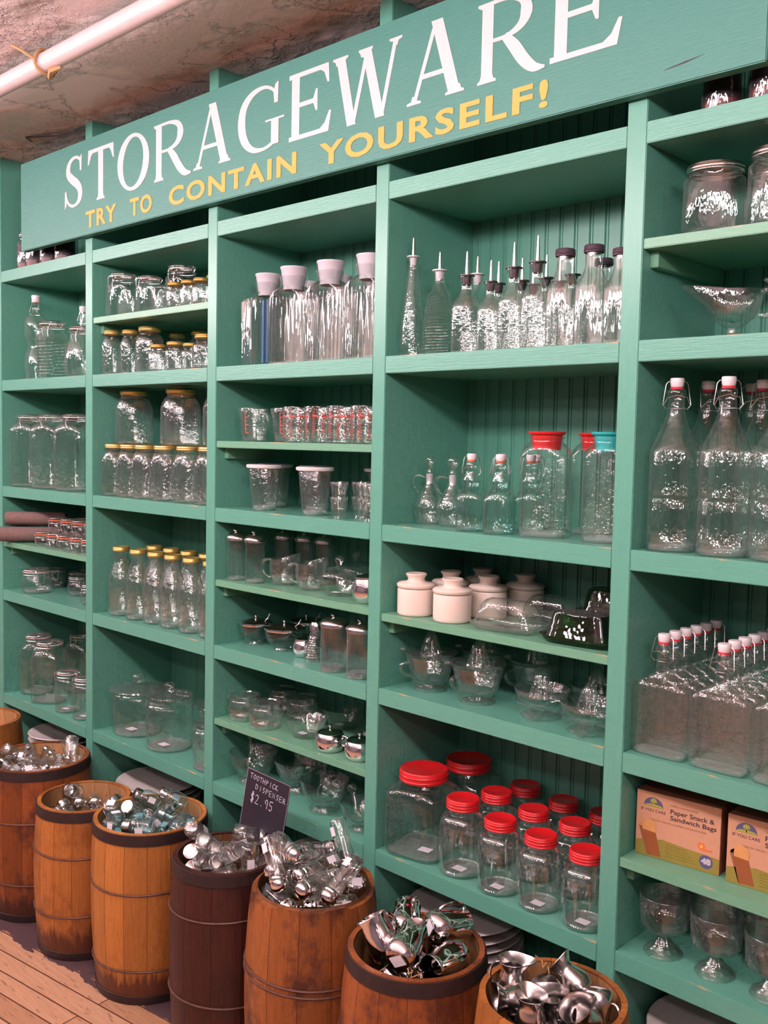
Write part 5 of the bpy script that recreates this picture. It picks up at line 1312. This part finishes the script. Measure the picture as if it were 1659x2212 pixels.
SIM = {"B1":[[-0.0262,-0.0165,-0.08,0.546,-0.447,-0.548,-0.449],[0.0488,-0.0226,-0.08,0.489,-0.024,-0.707,-0.511],[0.0759,0.046,-0.08,0.298,0.609,0.359,-0.641],[-0.0687,0.0626,-0.08,0.27,-0.572,-0.416,0.654],[0.0049,-0.115,-0.0575,0.0,0.739,0.674,-0.0],[0.0126,0.0933,-0.08,0.697,-0.122,0.696,0.122],[0.1091,0.0047,-0.0661,0.256,-0.151,-0.544,-0.785],[-0.0852,-0.0784,-0.0575,0.0,-0.445,-0.896,0.0],[0.0547,0.0973,-0.0361,0.315,-0.201,0.886,-0.275],[-0.0355,0.0833,-0.0408,0.674,-0.609,-0.405,-0.104],[-0.0653,0.0621,-0.0222,0.568,0.44,0.022,0.695],[-0.1083,-0.0183,-0.08,0.695,-0.663,-0.246,-0.132],[-0.0442,-0.0802,-0.0614,0.455,0.845,-0.198,0.198],[-0.0702,-0.0033,-0.08,0.655,0.69,-0.153,0.266],[-0.0124,0.1127,-0.0193,0.04,-0.966,0.043,-0.251],[-0.0853,0.0293,-0.0408,0.546,0.291,-0.681,-0.391],[0.026,-0.0643,-0.0689,0.453,0.339,0.726,-0.391],[-0.0885,0.0104,-0.0054,0.083,-0.707,0.146,0.687],[-0.107,-0.0304,-0.0174,0.339,-0.853,0.315,0.242],[0.0194,0.0531,-0.0533,0.01,0.044,0.969,-0.244],[0.0596,-0.0659,-0.0459,0.28,-0.004,-0.625,-0.729],[-0.0198,-0.0835,-0.0274,0.887,0.173,-0.395,0.165],[0.0885,-0.0292,-0.0432,0.712,-0.498,-0.425,-0.256],[0.0486,0.0262,-0.0402,0.486,0.702,0.061,-0.517],[-0.0006,0.028,-0.0268,0.1,0.229,0.115,0.961],[0.0344,-0.0831,-0.02,0.316,-0.005,-0.652,-0.69],[-0.0446,-0.0188,-0.04,0.206,-0.693,0.14,-0.677],[0.0939,-0.0554,-0.0067,0.649,-0.666,0.012,-0.368],[0.0459,0.0803,0.0098,0.349,0.29,0.878,-0.154],[-0.0335,-0.0382,-0.0055,0.636,0.407,-0.607,-0.25]],"B2":[[-0.0286,0.0662,-0.089,0.706,-0.349,-0.615,-0.038],[-0.0014,-0.0471,-0.089,0.017,-0.026,-0.707,-0.707],[0.0351,0.0653,-0.089,0.398,0.6,0.374,-0.585],[0.0827,-0.0401,-0.075,0.436,0.0,-0.0,-0.9],[-0.013,-0.0723,-0.0485,0.049,0.275,0.686,-0.671],[-0.0835,-0.0201,-0.089,0.233,-0.071,-0.704,-0.667],[-0.064,0.039,-0.089,0.375,0.303,-0.639,-0.599],[0.0404,-0.0591,-0.089,0.385,-0.378,0.598,0.593],[-0.0567,-0.0713,-0.075,0.846,-0.0,-0.0,-0.534],[-0.0496,-0.0293,-0.0599,0.82,0.175,-0.397,-0.374],[0.0224,0.0854,-0.0497,0.711,0.313,0.236,0.584],[0.0228,0.0092,-0.089,0.704,0.227,0.67,-0.069],[0.0739,0.0473,-0.0719,0.37,0.408,0.804,-0.225],[-0.0733,0.0018,-0.0133,0.101,-0.774,-0.051,0.623],[-0.0429,0.0565,-0.0501,0.563,-0.197,0.654,-0.465],[0.072,0.0066,-0.0527,0.02,-0.75,0.239,-0.616],[-0.0716,0.0225,-0.051,0.607,-0.143,0.665,-0.412],[0.0364,-0.0774,-0.036,0.458,-0.704,0.503,-0.203]],"B3":[[0.0843,0.0028,-0.0755,0.553,0.7,-0.103,-0.441],[-0.0064,0.0042,-0.0592,0.974,0.004,-0.018,0.228],[-0.0301,-0.0488,-0.0755,0.491,0.429,0.562,0.509],[-0.0136,0.0837,-0.0755,0.707,0.645,-0.29,0.009],[-0.0409,-0.0737,-0.0311,0.567,0.108,0.659,0.482],[-0.0689,0.0749,-0.0585,0.822,-0.438,0.221,-0.291],[0.0627,0.0838,-0.0533,0.222,-0.064,-0.962,-0.148],[-0.0559,0.0159,-0.0539,0.133,0.308,0.885,-0.322],[0.0789,-0.0609,-0.0514,0.548,-0.618,-0.084,-0.557],[0.003,0.0654,-0.0317,0.423,0.617,-0.041,-0.662],[-0.0024,-0.0942,-0.0755,0.686,0.068,0.704,0.172],[-0.0466,-0.0254,-0.0017,0.04,0.208,-0.376,0.902],[0.0012,-0.1055,-0.011,0.0,0.834,-0.552,0.0],[0.0982,0.0227,-0.0173,0.092,0.319,-0.779,0.532],[-0.0275,0.0859,0.0101,0.272,-0.214,-0.459,0.818],[0.0336,-0.0298,-0.0318,0.409,0.242,-0.684,0.554],[0.0476,0.0349,-0.059,0.97,0.021,-0.001,0.241],[-0.0911,0.045,0.0021,0.863,0.463,-0.193,-0.061],[-0.1033,0.0011,-0.0534,0.173,0.553,-0.776,0.25],[-0.0891,-0.0531,-0.0098,0.033,-0.57,0.769,0.286],[0.0622,-0.0776,0.0003,0.62,0.655,-0.295,-0.316],[0.066,0.0034,0.0142,0.407,-0.496,0.367,0.674]],"B4":[[0.0156,-0.0374,-0.077,0.373,0.669,0.23,-0.6],[0.009,0.0503,-0.077,0.694,-0.661,-0.252,0.137],[-0.0423,-0.0733,-0.0547,0.746,-0.038,0.406,-0.527],[0.0812,0.0077,-0.077,0.462,0.423,0.567,-0.535],[-0.0847,0.0273,-0.0571,0.828,0.005,-0.006,0.561],[-0.0342,0.081,-0.015,0.895,0.138,-0.127,-0.404],[-0.0749,-0.0405,-0.0351,0.673,0.384,-0.1,0.623],[-0.0789,-0.027,0.0149,0.392,-0.815,-0.421,-0.07],[0.0452,0.0535,-0.0442,0.493,-0.746,0.233,0.382],[-0.0167,-0.0073,-0.0575,0.745,0.14,0.451,0.471],[-0.0195,0.038,-0.0313,0.097,0.63,0.312,0.704],[0.035,-0.0086,0.0015,0.129,0.161,-0.762,-0.614],[0.0877,-0.0021,-0.0113,0.005,-0.96,0.281,-0.014],[0.0443,-0.0558,-0.0454,0.446,0.761,0.203,-0.425],[-0.0322,-0.0266,0.0006,0.339,-0.79,0.388,0.331],[0.0042,0.0645,0.0115,0.614,-0.54,0.565,0.115],[0.0115,-0.0612,-0.01,0.394,-0.743,0.418,0.342]],"B5":[[-0.072,-0.0411,-0.0785,0.136,0.459,-0.538,0.694],[-0.0001,-0.0579,-0.0785,0.016,-0.099,0.7,0.707],[0.0403,-0.0081,-0.0785,0.383,0.542,-0.454,0.594],[0.0795,0.0233,-0.0785,0.704,0.658,0.26,-0.062],[-0.0177,0.0679,-0.0785,0.548,-0.524,0.474,-0.447],[-0.0559,-0.0044,-0.0439,0.641,0.038,-0.587,0.493],[0.0674,-0.0157,-0.0355,0.701,0.628,-0.325,-0.096],[-0.0185,-0.081,-0.0352,0.671,-0.083,0.699,-0.233],[0.0514,0.0704,-0.0195,0.454,-0.778,-0.351,0.256],[-0.0611,0.056,-0.0355,0.024,0.463,0.534,0.707],[0.0016,0.0302,-0.0217,0.256,0.723,0.399,0.502],[-0.0347,-0.043,-0.007,0.858,0.407,-0.259,-0.18],[0.045,-0.0287,0.0073,0.529,0.536,0.457,-0.473],[-0.0815,0.0138,0.0108,0.304,0.174,-0.646,0.678],[0.0886,-0.0027,0.0217,0.328,0.626,-0.632,0.318],[-0.0303,-0.0852,0.0444,0.132,-0.688,0.634,-0.327],[-0.0347,0.0472,0.035,0.569,-0.746,0.252,0.238],[0.0013,0.0898,0.0442,0.158,-0.641,0.723,-0.202],[0.0047,-0.0011,0.0202,0.639,0.683,-0.276,0.221],[-0.0499,-0.0335,0.0585,0.658,0.434,0.551,0.273]],"B6":[[-0.0608,0.0593,-0.0775,0.817,0.0,-0.0,0.576],[0.0036,0.0769,-0.0775,0.321,-0.0,-0.0,0.947],[0.0029,-0.0086,-0.0775,0.0,0.994,0.111,0.0],[0.021,-0.0727,-0.0676,0.687,0.318,-0.277,-0.592],[-0.0828,-0.017,-0.0775,0.0,0.195,0.981,-0.0],[0.0711,0.005,-0.087,0.676,-0.697,-0.121,-0.208],[-0.0566,0.0311,0.0002,0.155,-0.471,0.402,0.77],[-0.0448,-0.0544,0.0015,0.629,0.23,-0.147,-0.728],[0.0764,0.0006,-0.0213,0.188,0.186,0.687,-0.677],[0.0249,0.0654,0.0096,0.558,-0.393,0.612,0.4],[0.0274,-0.0608,0.0136,0.751,-0.468,-0.381,-0.266]],"B7":[[-0.0771,0.0056,-0.075,0.0,0.651,-0.759,-0.0],[0.0427,0.001,-0.082,0.287,0.633,-0.316,-0.646],[-0.0359,-0.0377,-0.075,0.915,-0.0,0.0,-0.405],[0.0083,0.0701,-0.082,0.201,-0.573,0.414,-0.678],[0.0584,-0.0558,-0.075,0.993,0.0,0.0,0.118],[0.0077,-0.0797,-0.075,0.0,0.909,-0.416,0.0],[-0.0442,-0.0538,-0.012,0.705,0.484,-0.515,0.059],[0.0606,0.0483,-0.0301,0.077,-0.089,0.977,-0.18],[-0.08,-0.0098,-0.005,0.945,-0.0,0.0,0.328],[0.0164,-0.0193,-0.0215,0.092,0.013,0.074,-0.993],[-0.0239,0.0278,-0.0392,0.962,0.257,-0.094,0.012],[0.0104,-0.08,-0.005,0.311,-0.0,0.0,0.951],[0.0748,-0.0203,-0.0101,0.876,0.285,-0.2,0.334],[-0.0136,0.0755,-0.0116,0.883,0.078,-0.463,-0.001]]}
FILL = [('B1', w_a, (-2.802, -.190, .463), 'clear glass shaker with chrome ball top among the heap in the far left barrel', 'shaker'),
        ('B2', w_b, (-2.499, -.205, .423), 'small glass jar with silver screw lid in the sparsely filled orange barrel', 'jar'),
        ('B3', w_c, (-2.198, -.180, .450), 'aqua glass jar with silver lid among the heap in the bright orange barrel', 'jar'),
        ('B4', w_d, (-1.835, -.200, .464), 'glass toothpick dispenser with metal top in the dark maroon barrel', 'dispenser'),
        ('B5', w_e, (-1.540, -.190, .487), 'ribbed glass shaker with chrome top in the uneven-rimmed brown barrel', 'shaker'),
        ('B6', w_f, (-1.232, -.195, .463), 'shiny steel pitcher with handle in the barrel beside the red-lidded jars', 'pitcher'),
        ('B7', w_g, (-.915, -.192, .490), 'steel pouring jug with flared lip in the barrel at the bottom edge', 'jug')]
LIFT = {'B1': .004, 'B2': .008, 'B3': .002, 'B4': .012, 'B5': .010, 'B6': .016, 'B7': .010}
for key, mk_, (bx_, by_, bz_), lab, cat in FILL:
    root = mk_(); ch = tree(root); first = True
    for x, y, z, qw, qx, qy, qz in SIM[key]:
        q = Quaternion((qw, qx, qy, qz)); loc = (bx_ + x, by_ + y, bz_ + z + LIFT[key])
        if first:
            root.location = loc; root.rotation_mode = 'QUATERNION'; root.rotation_quaternion = q
            tag(root, lab, cat, lab.split(' with ')[0] + 's in one barrel'); first = False
        else: dup(root, ch, loc, quat=q)

# ---- price card
M['board'] = simple('blackboard_black', (.018, .012, .022), .6, 0, .3, 20)
M['chalk'] = simple('white_chalk', (.62, .58, .64), .9, 0, .2, 300)
M['cardedge'] = simple('worn_pale_card_edge', (.42, .38, .44), .8)
CARD = thing('price_card', 'black chalkboard price card reading toothpick dispenser, standing in the dark maroon barrel', 'sign', (-1.893, -.124, .470))
cw, chh = .140, .172
CARD.rotation_euler = (math.radians(-4), math.radians(7.0), math.radians(8))
obj('card', box('card', 0, cw, 0, .003, 0, chh, .0006), M['board'], CARD)
obj('stake', box('stake', .055, .062, .0005, .0025, -.09, .01), M['straw'], CARD, 'thin wooden stake')
for a in ((0, .0009, 0, chh), (cw - .0009, cw, 0, chh), (0, cw, chh - .0009, chh)):
    obj('edge', join('edge', [prism(rect(*a), -.0003, .0)], False), M['cardedge'], CARD, 'pale worn edge')
LET = {'T': [[(0, 1), (1, 1)], [(.5, 1), (.45, 0)]], 'O': [[(.5, 1), (.1, .7), (.1, .3), (.5, 0), (.9, .3), (.9, .7), (.5, 1)]], 'H': [[(0, 1), (0, 0)], [(.8, 1), (.8, 0)], [(0, .5), (.8, .5)]],
       'P': [[(0, 0), (.1, 1), (.7, .9), (.75, .6), (.1, .5)]], 'I': [[(.5, 1), (.5, 0)]], 'C': [[(.9, .85), (.5, 1), (.1, .6), (.15, .2), (.5, 0), (.9, .15)]], 'K': [[(0, 1), (0, 0)], [(.8, 1), (0, .5), (.9, 0)]],
       'D': [[(0, 0), (0, 1), (.6, .8), (.8, .45), (.5, .1), (0, 0)]], 'S': [[(.85, .9), (.3, 1), (.15, .7), (.7, .4), (.6, .05), (.1, .05)]], 'E': [[(.8, 1), (0, 1), (0, 0), (.8, 0)], [(0, .5), (.6, .5)]],
       'N': [[(0, 0), (0, 1), (.8, 0), (.8, 1)]], 'R': [[(0, 0), (0, 1), (.7, .85), (.6, .55), (0, .5)], [(.2, .5), (.9, 0)]], '$': [[(.85, .85), (.4, .95), (.15, .7), (.8, .35), (.6, .08), (.1, .1)], [(.42, 1.15), (.35, -.12)], [(.62, 1.15), (.55, -.12)]],
       '2': [[(.05, .8), (.4, 1), (.8, .8), (.6, .4), (0, 0), (.9, .0)]], '.': [[(.4, .05), (.5, 0)]], '9': [[(.85, .75), (.5, 1), (.15, .75), (.4, .5), (.85, .7), (.7, 0)]], '5': [[(.9, 1), (.2, 1), (.15, .55), (.7, .55), (.8, .2), (.5, -.02), (.05, .1)]]}
def chalk(name, s, x, z, w_, h_, gap, th, drop=0.0):
    ms = []
    for i, c in enumerate(s):
        for st in LET[c]:
            ms.append(tub([(x + i * (w_ + gap) + a * w_, -.0006, z + b * h_ - drop * i) for a, b in st], th, 5))
    obj(name, join(name, ms), M['chalk'], CARD)
chalk('chalk_word', 'TOOTHPICK', .012, .150, .0080, .0125, .0025, .0007, .0004)
chalk('chalk_word', 'DISPENSER', .034, .128, .0085, .0130, .0028, .0007, .0006)
chalk('chalk_price', '$2.95', .022, .094, .0125, .0225, .0030, .0010, .0006)
# loose straw tuft at the foot of the card and twine over the last barrel
rnd = random.Random(3)
ms = []
for k in range(26):
    a = Vector((rnd.uniform(-.022, .022), rnd.uniform(-.012, .012), rnd.uniform(0, .006))); b = a + Vector((rnd.uniform(-.016, .016), rnd.uniform(-.01, .01), rnd.uniform(.002, .018)))
    ms.append(tub([tuple(a), tuple((a + b) / 2 + Vector((0, 0, .003))), tuple(b)], .0009, 4))
tf = obj('straw_tuft', join('straw_tuft', ms), M['straw']); tf.location = (-1.735, -.130, .466)
tag(tf, 'tuft of straw at the foot of the price card', 'straw'); tf['kind'] = 'stuff'
for px, py, pz, sd, lb in ((-1.00, -.16, .490, 5, 'loose curl of twine over the left rim of the last barrel'), (-1.20, -.27, .468, 9, 'loose straw strand at the front of the steel pitcher barrel')):
    rnd = random.Random(sd); p = [(0, 0, 0)]
    for k in range(9): p.append((p[-1][0] + rnd.uniform(-.002, .014), p[-1][1] + rnd.uniform(-.008, .008), max(0, p[-1][2] + rnd.uniform(-.012, .014))))
    o = obj('twine', tube('twine', p, .0011, 5), M['straw']); o.location = (px, py, pz); tag(o, lb, 'twine')
for m_ in list(bpy.data.meshes):
    if m_.users == 0: bpy.data.meshes.remove(m_)
